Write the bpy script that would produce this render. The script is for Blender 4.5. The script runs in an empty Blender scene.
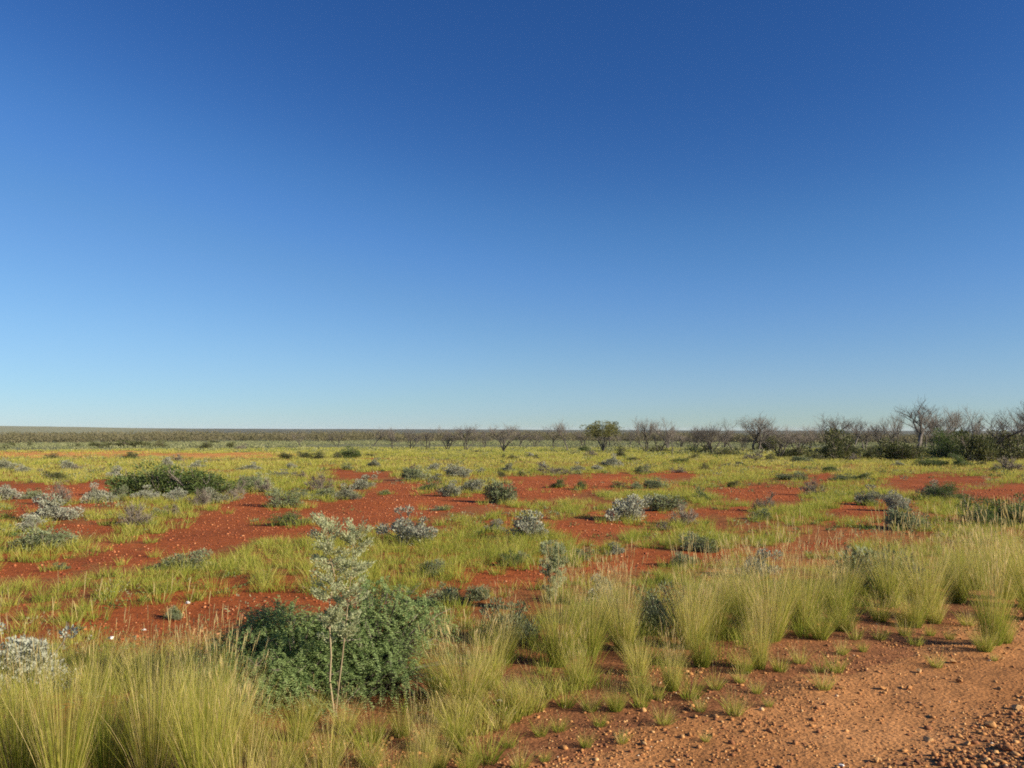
import bpy, math
import numpy as np
from mathutils import Vector

rng = np.random.default_rng(11)
C = bpy.context.scene.collection
PI = math.pi

# ------------------------------------------------------------------ camera numbers
F, HZ, EYE = 803.0, 430.0, 2.0
TH = math.atan((HZ - 384.0) / F)
CT, ST = math.cos(TH), math.sin(TH)
SUN_AZ, SUN_EL = math.radians(23), math.radians(23)      # sun to the right, a little behind the camera
SUN = Vector((math.cos(SUN_AZ) * math.cos(SUN_EL), -math.sin(SUN_AZ) * math.cos(SUN_EL), math.sin(SUN_EL)))


# ------------------------------------------------------------------ noise
def _hash(i, j, seed):
    i = i.astype(np.int64); j = j.astype(np.int64)
    h = (i * 374761393 + j * 668265263 + seed * 974634721) & 0x7fffffff
    h = ((h ^ (h >> 13)) * 1274126177) & 0x7fffffff
    h = (h ^ (h >> 16)) & 0x7fffffff
    return (h % 100003) / 100003.0


def vnoise(x, y, seed=0):
    x = np.asarray(x, float); y = np.asarray(y, float)
    i = np.floor(x); j = np.floor(y); u = x - i; v = y - j
    u = u * u * (3 - 2 * u); v = v * v * (3 - 2 * v)
    a = _hash(i, j, seed); b = _hash(i + 1, j, seed); c = _hash(i, j + 1, seed); d = _hash(i + 1, j + 1, seed)
    return (a * (1 - u) + b * u) * (1 - v) + (c * (1 - u) + d * u) * v


def fbm(x, y, seed=0, oct=4):
    s = 0; a = 1; t = 0
    for k in range(oct):
        s = s + a * vnoise(np.asarray(x) * 2 ** k, np.asarray(y) * 2 ** k, seed + k * 17); t += a; a *= .5
    return s / t


def sstep(a, b, x):
    t = np.clip((np.asarray(x, float) - a) / (b - a), 0, 1)
    return t * t * (3 - 2 * t)


# ------------------------------------------------------------------ terrain
RD0 = np.array([-0.42, 4.74]); RD1 = np.array([6.1, 9.55])       # line where the gravel verge meets the plain
RDD = (RD1 - RD0) / np.linalg.norm(RD1 - RD0)
RDN = np.array([RDD[1], -RDD[0]])                                # towards the road


def road_s(X, Y):
    return (X - RD0[0]) * RDN[0] + (Y - RD0[1]) * RDN[1]


def road_t(X, Y):
    return (X - RD0[0]) * RDD[0] + (Y - RD0[1]) * RDD[1]


def plain(X, Y):
    X = np.asarray(X, float); Y = np.asarray(Y, float)
    r = np.hypot(X, Y)
    az = np.degrees(np.arctan2(X, Y))
    z = -2.1 * sstep(45, 320, r) - 3.4 * sstep(300, 1300, r)
    top = np.interp(az, [-180, -60, -33, -28, -25, -19, -10, -4, 8, 20, 35, 60, 180], [10, 16, 17.5, 13, 9.5, 7.6, 6.2, 5.2, 1.5, -1.0, -1.5, 3, 10])
    top = top + (fbm(az * .35, az * 0 + 3.3, 5, 4) - .5) * 3.0
    z = z + (top + 5.5) * sstep(1300, 3600, r) - (top + 20) * sstep(3900, 8000, r)
    near = 1 - sstep(60, 140, r)
    z = z + (fbm(X * .35, Y * .35, 3, 3) - .5) * .10 * near * sstep(2, 8, r)
    return z


def shoulder(X, Y):
    s = road_s(X, Y)
    e = s + (fbm(X * 1.3, Y * 1.3, 21, 4) - .5) * 1.1
    h = -0.06 + 0.085 * sstep(-.5, .5, e) + 0.05 * sstep(.3, 3.0, s)
    h = h + 0.05 * np.exp(-((s - 2.2) / .45) ** 2)               # low windrow left by the grader
    h = h + (fbm(X * 2.2, Y * 2.2, 9, 4) - .5) * .05
    return h


def ground(X, Y):
    p = plain(X, Y)
    s = road_s(X, Y)
    return np.where((s > -1.2) & (np.hypot(X, Y) < 60), np.maximum(p, p * 0 + shoulder(X, Y)), p)


def rays(px, py):
    x = (np.asarray(px, float) - 512) / F; y = -(np.asarray(py, float) - 384) / F
    return x, CT - y * ST, ST + y * CT


def hit(px, py):
    """where the ray through a pixel meets the ground"""
    dx, dy, dz = (float(v) for v in rays(px, py))
    T = np.geomspace(1.5, 6000, 700)
    below = EYE + dz * T <= ground(dx * T, dy * T)
    k = max(int(np.argmax(below)), 1)
    lo, hi = T[k - 1], T[k]
    for _ in range(3):
        T = np.linspace(lo, hi, 20)
        k = max(int(np.argmax(EYE + dz * T <= ground(dx * T, dy * T))), 1)
        lo, hi = T[k - 1], T[k]
    return np.array([dx * hi, dy * hi, float(ground(dx * hi, dy * hi))])


def proj(X, Y, Z):
    zc = np.maximum(Y * CT + (Z - EYE) * ST, 1e-3)
    yc = -Y * ST + (Z - EYE) * CT
    return 512 + F * X / zc, 384 - F * yc / zc


# bare red patches, as outlines on the ground seen from the road
BARE = [
    [(-60, 482), (0, 481), (60, 484), (115, 477), (125, 500), (90, 506), (30, 505), (0, 497), (-60, 500)],
    [(238, 488), (285, 497), (330, 503), (380, 484), (440, 481), (420, 491), (470, 496), (497, 500), (440, 515), (425, 522), (395, 516),
     (380, 524), (330, 531), (290, 533), (250, 540), (200, 549), (150, 560), (92, 565), (100, 550), (150, 540), (172, 525), (190, 514), (215, 507)],
    [(-60, 572), (0, 567), (60, 556), (95, 556), (95, 562), (50, 571), (0, 576), (-60, 584)],
    [(62, 640), (110, 622), (160, 606), (215, 599), (300, 591), (340, 590), (310, 606), (240, 620), (190, 638), (120, 650)],
    [(420, 588), (460, 568), (520, 566), (548, 558), (560, 570), (540, 582), (480, 590), (440, 597)],
    [(495, 489), (505, 477), (560, 474), (620, 474), (637, 471), (634, 483), (600, 491), (570, 496), (505, 499)],
    [(548, 530), (580, 518), (610, 512), (650, 510), (690, 506), (705, 509), (680, 519), (640, 528), (600, 534), (555, 537)],
    [(570, 566), (600, 557), (680, 550), (722, 553), (680, 564), (620, 570), (572, 574)],
    [(712, 491), (740, 486), (800, 487), (813, 494), (790, 501), (740, 501)],
    [(700, 508), (735, 507), (755, 512), (748, 517), (700, 518)],
    [(828, 505), (870, 500), (920, 502), (932, 511), (890, 517), (860, 513), (830, 510)],
    [(958, 492), (1024, 482), (1090, 482), (1090, 500), (1024, 500), (975, 501)],
    [(880, 478), (940, 473), (1000, 478), (960, 486), (900, 488)],
    [(720, 549), (860, 536), (872, 541), (790, 551), (720, 558)],
    [(40, 526), (90, 522), (110, 520), (105, 531), (55, 534)],
    [(12, 505), (50, 508), (46, 516), (18, 520)],
    [(330, 463), (350, 470), (395, 473), (402, 479), (345, 478), (328, 474)],
    [(648, 474), (695, 469), (702, 474), (665, 480)],
    [(808, 473), (838, 473), (832, 481), (806, 481)],
    [(770, 476), (800, 474), (800, 478), (772, 480)],
]
ORANGE = [[(-80, 452), (0, 451.5), (130, 450.5), (200, 453), (260, 452), (300, 454), (290, 458), (200, 459), (150, 456), (60, 457), (0, 458), (-80, 459)]]
THIN = [
    [(60, 600), (330, 555), (345, 600), (200, 610), (60, 640)],
    [(400, 535), (560, 530), (560, 600), (410, 600)],
    [(560, 520), (760, 515), (760, 545), (560, 560)],
    [(0, 500), (230, 500), (210, 530), (0, 560)],
]


def inside(polys, px, py):
    res = np.zeros(np.shape(px), bool)
    for poly in polys:
        c = np.zeros(np.shape(px), bool)
        n = len(poly)
        for i in range(n):
            x0, y0 = poly[i]; x1, y1 = poly[(i + 1) % n]
            if y0 == y1: continue
            k = ((y0 > py) != (y1 > py)) & (px < (x1 - x0) * (py - y0) / (y1 - y0) + x0)
            c ^= k
        res |= c
    return res


def jig(px, py, X, Y):
    d = np.maximum(py - HZ, 2)
    return (px + (fbm(X * .8, Y * .8, 31, 3) - .5) * d * .9 + (vnoise(X * 5, Y * 5, 12) - .5) * d * .16,
            py + (fbm(X * .8, Y * .8, 77, 3) - .5) * d * .13 + (vnoise(X * 4, Y * 4, 13) - .5) * d * .06)


# ------------------------------------------------------------------ meshes
class MB:
    def __init__(s): s.v = []; s.q = []; s.t = []; s.a = []; s.n = 0

    def add(s, v, q=None, t=None, tint=0.):
        v = np.asarray(v, float).reshape(-1, 3)
        s.v.append(v); s.a.append(np.broadcast_to(np.asarray(tint, float), (len(v),)))
        if q is not None: s.q.append(np.asarray(q, np.int64).reshape(-1, 4) + s.n)
        if t is not None: s.t.append(np.asarray(t, np.int64).reshape(-1, 3) + s.n)
        s.n += len(v)

    def mesh(s, name, mat, smooth=False):
        me = bpy.data.meshes.new(name)
        v = np.concatenate(s.v).astype(np.float32)
        q = np.concatenate(s.q) if s.q else np.zeros((0, 4), np.int64)
        t = np.concatenate(s.t) if s.t else np.zeros((0, 3), np.int64)
        me.vertices.add(len(v)); me.vertices.foreach_set('co', v.ravel())
        li = np.concatenate([q.ravel(), t.ravel()]).astype(np.int32)
        st = np.concatenate([np.arange(len(q)) * 4, len(q) * 4 + np.arange(len(t)) * 3]).astype(np.int32)
        me.loops.add(len(li)); me.loops.foreach_set('vertex_index', li)
        me.polygons.add(len(st)); me.polygons.foreach_set('loop_start', st)
        if smooth: me.polygons.foreach_set('use_smooth', np.ones(len(st), bool))
        me.update(calc_edges=True); me.validate()
        at = me.attributes.new('tint', 'FLOAT', 'POINT')
        at.data.foreach_set('value', np.concatenate(s.a).astype(np.float32))
        me.materials.append(mat)
        return me


def unit(v): return v / np.maximum(np.linalg.norm(v, axis=-1, keepdims=True), 1e-9)


def rdirs(n, r=rng): return unit(r.normal(size=(n, 3)))


def leaves(mb, P, D, N, L, W, tint):
    n = len(P); D = unit(D); S = unit(np.cross(D, N))
    L = np.broadcast_to(L, (n,))[:, None]; W = np.broadcast_to(W, (n,))[:, None]
    v = np.stack([P, P + D * L * .45 + S * W / 2, P + D * L, P + D * L * .45 - S * W / 2], 1)
    mb.add(v, q=np.arange(n * 4).reshape(n, 4), tint=np.repeat(np.broadcast_to(tint, (n,)), 4))


def blades(mb, P, D, L, W, B, segs, t0, t1, r=rng, tip=.12):
    """curved tapering strips; D start direction, B bend vector"""
    n = len(P); D = unit(D)
    L = np.broadcast_to(L, (n,)); W = np.broadcast_to(W, (n,))
    a = r.uniform(0, PI, n); S = np.stack([np.cos(a), np.sin(a), np.zeros(n)], 1)
    S = unit(S - D * (S * D).sum(1, keepdims=True))
    rows = []; tt = []
    for k in range(segs + 1):
        u = k / segs
        c = P + D * (L * u)[:, None] + B * (L * u * u)[:, None]
        w = (W * (1 - (1 - tip) * u ** 1.6) / 2)[:, None]
        rows += [c - S * w, c + S * w]
        t = np.broadcast_to(t0 + (t1 - t0) * u, (n,)); tt += [t, t]
    v = np.stack(rows, 1); m = 2 * (segs + 1)
    base = (np.arange(n) * m)[:, None, None]
    k = np.arange(segs)[None, :, None] * 2
    q = base + k + np.array([0, 1, 3, 2])[None, None, :]
    mb.add(v, q=q.reshape(-1, 4), tint=np.stack(tt, 1).ravel())


TUBE_Q = {}


def tube(mb, pts, radii, sides=5, tint=0.):
    pts = np.asarray(pts, float); n = len(pts)
    T = np.gradient(pts, axis=0); T = unit(T)
    ref = np.array([0.31, .87, .37])
    A = unit(np.cross(T, ref)); Bn = np.cross(T, A)
    ang = np.arange(sides) / sides * 2 * PI
    v = pts[:, None] + (A[:, None] * np.cos(ang)[None, :, None] + Bn[:, None] * np.sin(ang)[None, :, None]) * np.asarray(radii)[:, None, None]
    if (n, sides) not in TUBE_Q:
        i = np.arange(n - 1)[:, None] * sides; j = np.arange(sides)[None]; k = (j + 1) % sides
        TUBE_Q[n, sides] = np.stack([i + j, i + k, i + sides + k, i + sides + j], -1).reshape(-1, 4)
    mb.add(v, q=TUBE_Q[n, sides], tint=tint)


ICO_V = None; ICO_F = None


def ico(level):
    p = (1 + 5 ** .5) / 2
    v = [(-1, p, 0), (1, p, 0), (-1, -p, 0), (1, -p, 0), (0, -1, p), (0, 1, p), (0, -1, -p), (0, 1, -p), (p, 0, -1), (p, 0, 1), (-p, 0, -1), (-p, 0, 1)]
    f = [(0, 11, 5), (0, 5, 1), (0, 1, 7), (0, 7, 10), (0, 10, 11), (1, 5, 9), (5, 11, 4), (11, 10, 2), (10, 7, 6), (7, 1, 8), (3, 9, 4), (3, 4, 2), (3, 2, 6), (3, 6, 8), (3, 8, 9), (4, 9, 5), (2, 4, 11), (6, 2, 10), (8, 6, 7), (9, 8, 1)]
    v = [np.array(x) / np.linalg.norm(x) for x in v]
    for _ in range(level):
        cache = {}; g = []

        def mid(a, b):
            k = (min(a, b), max(a, b))
            if k not in cache:
                m = v[a] + v[b]; v.append(m / np.linalg.norm(m)); cache[k] = len(v) - 1
            return cache[k]
        for a, b, c in f:
            x, y, z = mid(a, b), mid(b, c), mid(c, a)
            g += [(a, x, z), (b, y, x), (c, z, y), (x, y, z)]
        f = g
    return np.array(v), np.array(f)


# ------------------------------------------------------------------ materials
def nodes(name):
    m = bpy.data.materials.new(name); m.use_nodes = True
    nt = m.node_tree; nt.nodes.clear()
    return m, nt, nt.nodes, nt.links


def ramp(N, stops):
    r = N.new('ShaderNodeValToRGB'); e = r.color_ramp.elements
    while len(e) > 1: e.remove(e[-1])
    e[0].position = stops[0][0]; e[0].color = (*stops[0][1], 1)
    for p, c in stops[1:]:
        k = e.new(p); k.color = (*c, 1)
    return r


def leaf_mat(name, stops, trans=.3, gloss=.0, vary=.25, rough=.6):
    m, nt, N, L = nodes(name)
    at = N.new('ShaderNodeAttribute'); at.attribute_name = 'tint'
    oi = N.new('ShaderNodeObjectInfo')
    mul = N.new('ShaderNodeMath'); mul.operation = 'MULTIPLY_ADD'; mul.inputs[1].default_value = vary; mul.inputs[2].default_value = -vary / 2
    L.new(oi.outputs['Random'], mul.inputs[0])
    ad = N.new('ShaderNodeMath'); ad.operation = 'ADD'; ad.use_clamp = True
    L.new(at.outputs['Fac'], ad.inputs[0]); L.new(mul.outputs[0], ad.inputs[1])
    r = ramp(N, stops); L.new(ad.outputs[0], r.inputs[0])
    d = N.new('ShaderNodeBsdfDiffuse'); t = N.new('ShaderNodeBsdfTranslucent')
    L.new(r.outputs[0], d.inputs[0]); L.new(r.outputs[0], t.inputs[0])
    mx = N.new('ShaderNodeMixShader'); mx.inputs[0].default_value = trans
    L.new(d.outputs[0], mx.inputs[1]); L.new(t.outputs[0], mx.inputs[2])
    out = N.new('ShaderNodeOutputMaterial')
    if gloss:
        g = N.new('ShaderNodeBsdfGlossy'); g.inputs['Roughness'].default_value = rough; g.inputs[0].default_value = (.8, .8, .8, 1)
        m2 = N.new('ShaderNodeMixShader'); m2.inputs[0].default_value = gloss
        L.new(mx.outputs[0], m2.inputs[1]); L.new(g.outputs[0], m2.inputs[2]); L.new(m2.outputs[0], out.inputs[0])
    else:
        L.new(mx.outputs[0], out.inputs[0])
    return m


def solid_mat(name, stops, rough=.85, scale=20., bump=.3, attr=True, vary=0.):
    """rough matte surface: tint attribute picks the colour, noise breaks it up"""
    m, nt, N, L = nodes(name)
    p = N.new('ShaderNodeBsdfPrincipled'); p.inputs['Roughness'].default_value = rough
    p.inputs['Specular IOR Level'].default_value = .2
    tc = N.new('ShaderNodeTexCoord')
    nz = N.new('ShaderNodeTexNoise'); nz.inputs['Scale'].default_value = scale; nz.inputs['Detail'].default_value = 6
    L.new(tc.outputs['Object'], nz.inputs['Vector'])
    at = N.new('ShaderNodeAttribute'); at.attribute_name = 'tint'
    a = N.new('ShaderNodeMath'); a.operation = 'MULTIPLY_ADD'; a.inputs[1].default_value = .5; a.inputs[2].default_value = -.25
    L.new(nz.outputs['Fac'], a.inputs[0])
    b = N.new('ShaderNodeMath'); b.operation = 'ADD'; b.use_clamp = True
    L.new(a.outputs[0], b.inputs[0]); L.new(at.outputs['Fac'], b.inputs[1])
    r = ramp(N, stops); L.new(b.outputs[0], r.inputs[0]); L.new(r.outputs[0], p.inputs['Base Color'])
    bp = N.new('ShaderNodeBump'); bp.inputs['Strength'].default_value = bump; bp.inputs['Distance'].default_value = .02
    L.new(nz.outputs['Fac'], bp.inputs['Height']); L.new(bp.outputs[0], p.inputs['Normal'])
    out = N.new('ShaderNodeOutputMaterial'); L.new(p.outputs[0], out.inputs[0])
    return m


def ground_mat(name, colour_attr, stops, mids):
    """earth: colour from the vertex colour layer (soil / litter / scrub cover) or a ramp, broken up by several noises"""
    m, nt, N, L = nodes(name)
    p = N.new('ShaderNodeBsdfPrincipled'); p.inputs['Roughness'].default_value = .95; p.inputs['Specular IOR Level'].default_value = .1
    tc = N.new('ShaderNodeTexCoord')

    def noise(s, d=5, dist=0.):
        n = N.new('ShaderNodeTexNoise'); n.inputs['Scale'].default_value = s; n.inputs['Detail'].default_value = d
        n.inputs['Distortion'].default_value = dist
        L.new(tc.outputs['Object'], n.inputs['Vector']); return n
    n1, n2, n3, n4 = noise(.6, 6), noise(7, 6), noise(45, 4), noise(.045, 5)
    if colour_attr:
        at = N.new('ShaderNodeAttribute'); at.attribute_name = 'soil'; col = at.outputs['Color']
    else:
        r = ramp(N, stops); L.new(n1.outputs['Fac'], r.inputs[0]); col = r.outputs[0]
    for n, (lo, hi) in zip((n1, n2, n3, n4), mids):
        mr = N.new('ShaderNodeMapRange'); mr.inputs[1].default_value = .3; mr.inputs[2].default_value = .7
        mr.inputs[3].default_value = lo; mr.inputs[4].default_value = hi
        L.new(n.outputs['Fac'], mr.inputs[0])
        x = N.new('ShaderNodeMix'); x.data_type = 'RGBA'; x.blend_type = 'MULTIPLY'; x.inputs[0].default_value = 1
        L.new(col, x.inputs[6]); L.new(mr.outputs[0], x.inputs[7]); col = x.outputs[2]
    L.new(col, p.inputs['Base Color'])
    vo = N.new('ShaderNodeTexVoronoi'); vo.inputs['Scale'].default_value = 28; L.new(tc.outputs['Object'], vo.inputs['Vector'])
    ad = N.new('ShaderNodeMath'); ad.operation = 'MULTIPLY_ADD'; ad.inputs[1].default_value = -.6
    L.new(vo.outputs['Distance'], ad.inputs[0]); L.new(n2.outputs['Fac'], ad.inputs[2])
    a2 = N.new('ShaderNodeMath'); a2.operation = 'ADD'; L.new(ad.outputs[0], a2.inputs[0]); L.new(n3.outputs['Fac'], a2.inputs[1])
    bp = N.new('ShaderNodeBump'); bp.inputs['Strength'].default_value = .45; bp.inputs['Distance'].default_value = .02
    L.new(a2.outputs[0], bp.inputs['Height']); L.new(bp.outputs[0], p.inputs['Normal'])
    out = N.new('ShaderNodeOutputMaterial'); L.new(p.outputs[0], out.inputs[0])
    return m


M = {}
M['grass'] = leaf_mat('grass_blade', [(0, (.12, .19, .025)), (.35, (.27, .325, .050)), (.65, (.47, .455, .09)), (1, (.62, .51, .21))], .45)
M['tussock'] = leaf_mat('tussock_blade', [(0, (.11, .175, .022)), (.4, (.29, .325, .045)), (.7, (.53, .475, .115)), (1, (.74, .60, .28))], .45, vary=.25)
M['straw'] = leaf_mat('straw_seed_head', [(0, (.36, .33, .09)), (1, (.74, .60, .30))], .5)
M['silver'] = leaf_mat('silver_leaf', [(0, (.16, .17, .09)), (.5, (.28, .295, .21)), (1, (.41, .415, .32))], .15, .02, vary=.5)
M['silver_near'] = leaf_mat('pale_silver_leaf', [(0, (.28, .29, .20)), (.5, (.36, .38, .30)), (1, (.46, .475, .385))], .25, .02)
M['bluish'] = leaf_mat('blue_green_leaf', [(0, (.11, .15, .06)), (1, (.28, .31, .17))], .2, .02, vary=.4)
M['olive'] = leaf_mat('olive_leaf', [(0, (.055, .075, .022)), (.5, (.10, .115, .035)), (1, (.17, .16, .06))], .2, .02)
M['crown'] = leaf_mat('olive_crown_leaf', [(0, (.09, .10, .035)), (1, (.25, .24, .09))], .25)
M['green'] = leaf_mat('green_leaf', [(0, (.06, .11, .024)), (1, (.18, .225, .07))], .3, .02)
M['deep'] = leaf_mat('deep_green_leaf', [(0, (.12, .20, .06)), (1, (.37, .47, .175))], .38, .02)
M['pale'] = leaf_mat('pale_leaf', [(0, (.31, .35, .17)), (1, (.54, .56, .34))], .45, .01)
M['dryleaf'] = leaf_mat('dry_leaf', [(0, (.16, .13, .085)), (1, (.32, .28, .20))], .2)
M['stem'] = solid_mat('grey_stem', [(0, (.10, .085, .065)), (1, (.24, .21, .17))], scale=30)
M['palestem'] = solid_mat('pale_stem', [(0, (.15, .115, .065)), (1, (.36, .29, .18))], scale=40)
M['bark'] = solid_mat('dead_bark', [(0, (.04, .034, .03)), (.6, (.085, .075, .064)), (1, (.26, .23, .19))], scale=9)
M['twig'] = solid_mat('dead_twig', [(0, (.095, .082, .07)), (1, (.23, .20, .17))], scale=9)
M['stone'] = solid_mat('desert_stone', [(0, (.10, .045, .028)), (.3, (.30, .125, .05)), (.6, (.46, .23, .08)), (.88, (.58, .37, .17)), (1, (.66, .54, .40))], scale=14, bump=.5)
M['redstone'] = solid_mat('red_gibber', [(0, (.13, .04, .022)), (.5, (.32, .09, .035)), (.8, (.48, .21, .09)), (1, (.66, .52, .36))], scale=14, bump=.5)
M['white'] = solid_mat('white_quartz', [(0, (.55, .52, .47)), (1, (.85, .83, .79))], scale=10, bump=.4)
M['wood_far'] = leaf_mat('far_wood_leaf', [(0, (.11, .11, .05)), (.5, (.165, .15, .08)), (1, (.215, .19, .115))], .2)
M['herb'] = leaf_mat('herb_leaf', [(0, (.07, .12, .03)), (.45, (.17, .21, .09)), (.8, (.30, .31, .20)), (1, (.24, .17, .10))], .25)
M['scrub'] = leaf_mat('grey_scrub_leaf', [(0, (.15, .175, .07)), (1, (.33, .33, .17))], .2)
M['ground'] = ground_mat('red_earth', True, None, [(.80, 1.18), (.72, 1.25), (.62, 1.35), (.82, 1.15)])
M['gravel'] = ground_mat('gravel_earth', False, [(.3, (.34, .150, .052)), (.7, (.45, .215, .082))], [(.9, 1.1), (.8, 1.18), (.7, 1.25), (.95, 1.05)])


# ------------------------------------------------------------------ objects
def link(name, me, parent=None):
    o = bpy.data.objects.new(name, me); C.objects.link(o)
    if parent is not None: o.parent = parent
    return o


def tag(o, label=None, cat=None, group=None, kind=None):
    if label: o['label'] = label
    if cat: o['category'] = cat
    if group: o['group'] = group
    if kind: o['kind'] = kind
    return o


LABELS = {}


def thing(name, label, cat, loc, rz=0, sc=(1, 1, 1), group=None, parts=()):
    """an Empty at the foot of the thing; parts = [(name, shared mesh)]"""
    o = link(name, None)
    o.location = loc; o.rotation_euler = (0, 0, rz); o.scale = sc
    tag(o, label, cat, group)
    assert group or label not in LABELS, label
    LABELS[label] = 1
    for pn, me in parts: link(pn, me, o)
    return o


# ------------------------------------------------------------------ the earth
def build_ground():
    fr = np.radians(np.linspace(-45, 45, 420)); bk = np.radians(np.linspace(45, 315, 110))[1:-1]
    az = np.concatenate([fr, bk]); na = len(az)
    R = np.concatenate([[1.2], np.geomspace(2.2, 9500, 430)]); nr = len(R)
    X = R[:, None] * np.sin(az)[None]; Y = R[:, None] * np.cos(az)[None]
    X = X.ravel(); Y = Y.ravel(); Z = plain(X, Y)
    V = np.concatenate([np.stack([X, Y, Z], 1), [[0, 0, 0]]])
    i = np.arange(nr - 1)[:, None]; j = np.arange(na)[None]; k = (j + 1) % na
    q = np.stack([i * na + j, (i + 1) * na + j, (i + 1) * na + k, i * na + k], -1).reshape(-1, 4)
    j = np.arange(na); t = np.stack([np.full(na, nr * na), j, (j + 1) % na], 1)
    mb = MB(); mb.add(V, q=q, t=t)
    me = mb.mesh('ground', M['ground'], True)
    # soil colour: red earth, orange sand, litter under the grass, scrub on the far flats, wooded ridge
    X, Y, Z = V.T; r = np.hypot(X, Y); a = np.degrees(np.arctan2(X, Y))
    px, py = proj(X, np.maximum(Y, .3), Z); px = np.where(Y > 0, px, -9e3)
    jx, jy = jig(px, py, X, Y)
    red = np.array([.305, .083, .023]); litter = np.array([.265, .098, .030]); orange = np.array([.52, .24, .065])
    yel = np.array([.30, .265, .055]); gg = np.array([.165, .17, .085]); dark = np.array([.115, .12, .08]); hillg = np.array([.27, .27, .14])
    bare = inside(BARE, jx, jy).astype(float); ora = inside(ORANGE, jx, jy).astype(float)
    n = fbm(X * .25, Y * .25, 41, 4); thin = inside(THIN, jx, jy)
    cov = sstep(.36, .52, n + .14 - .1 * thin) * (1 - bare)
    col = red[None] * (1 - cov[:, None]) + litter[None] * cov[:, None]
    f = sstep(35, 75, r)[:, None] * cov[:, None]
    col = col * (1 - f) + yel * f
    farn = fbm(X * .03, Y * .06, 51, 4)
    f = (sstep(72, 92, r + (farn - .5) * 50) * (1 - ora))[:, None]; col = col * (1 - f) + gg * f
    col = col * (1 - ora[:, None]) + orange * (.8 + .4 * n[:, None]) * ora[:, None]
    f = sstep(900, 1800, r)[:, None]
    w = sstep(-26, -20, a + (farn - .5) * 10)[:, None] * .85 + .15
    w = np.maximum(w, sstep(3350, 3560, r)[:, None])
    hc = hillg * (1 - w) + dark * w
    col = col * (1 - f) + hc * f
    v = (sstep(-3.4, -.8, road_s(X, Y) + (n - .5) * 1.5) * (r < 60))[:, None]; col = col * (1 - v) + np.array([.255, .108, .045]) * v
    ca = me.attributes.new('soil', 'FLOAT_COLOR', 'POINT')
    ca.data.foreach_set('color', np.concatenate([col, np.ones((len(col), 1))], 1).astype(np.float32).ravel())
    tag(link('ground', me), 'flat red earth plain running out to low ridges', None, None, 'structure')


def build_shoulder():
    s = np.concatenate([np.linspace(-1.2, 4.2, 90), np.linspace(4.4, 11, 12)]); t = np.concatenate([np.linspace(-40, -6, 30), np.linspace(-5.5, 12, 240), np.linspace(12.4, 55, 60)])
    S, T = np.meshgrid(s, t, indexing='ij')
    X = RD0[0] + RDN[0] * S + RDD[0] * T; Y = RD0[1] + RDN[1] * S + RDD[1] * T
    Z = np.maximum(shoulder(X, Y), -1) ; Z = np.where(np.hypot(X, Y) < 59, Z, plain(X, Y) + Z * .5)
    ns, nt_ = S.shape
    i = np.arange(ns - 1)[:, None]; j = np.arange(nt_ - 1)[None]
    q = np.stack([i * nt_ + j, (i + 1) * nt_ + j, (i + 1) * nt_ + j + 1, i * nt_ + j + 1], -1).reshape(-1, 4)
    mb = MB(); mb.add(np.stack([X, Y, Z], -1).reshape(-1, 3), q=q)
    tag(link('gravel_shoulder', mb.mesh('gravel_shoulder', M['gravel'], True)), 'orange brown gravel road shoulder', None, None, 'structure')


# ------------------------------------------------------------------ stuff
def polar_points(y0, y1, dens, half=36):
    a = math.radians(half); area = a * (y1 * y1 - y0 * y0)
    n = int(area * dens)
    r = np.sqrt(rng.uniform(y0 * y0, y1 * y1, n)); th = rng.uniform(-a, a, n)
    return r * np.sin(th), r * np.cos(th)


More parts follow.
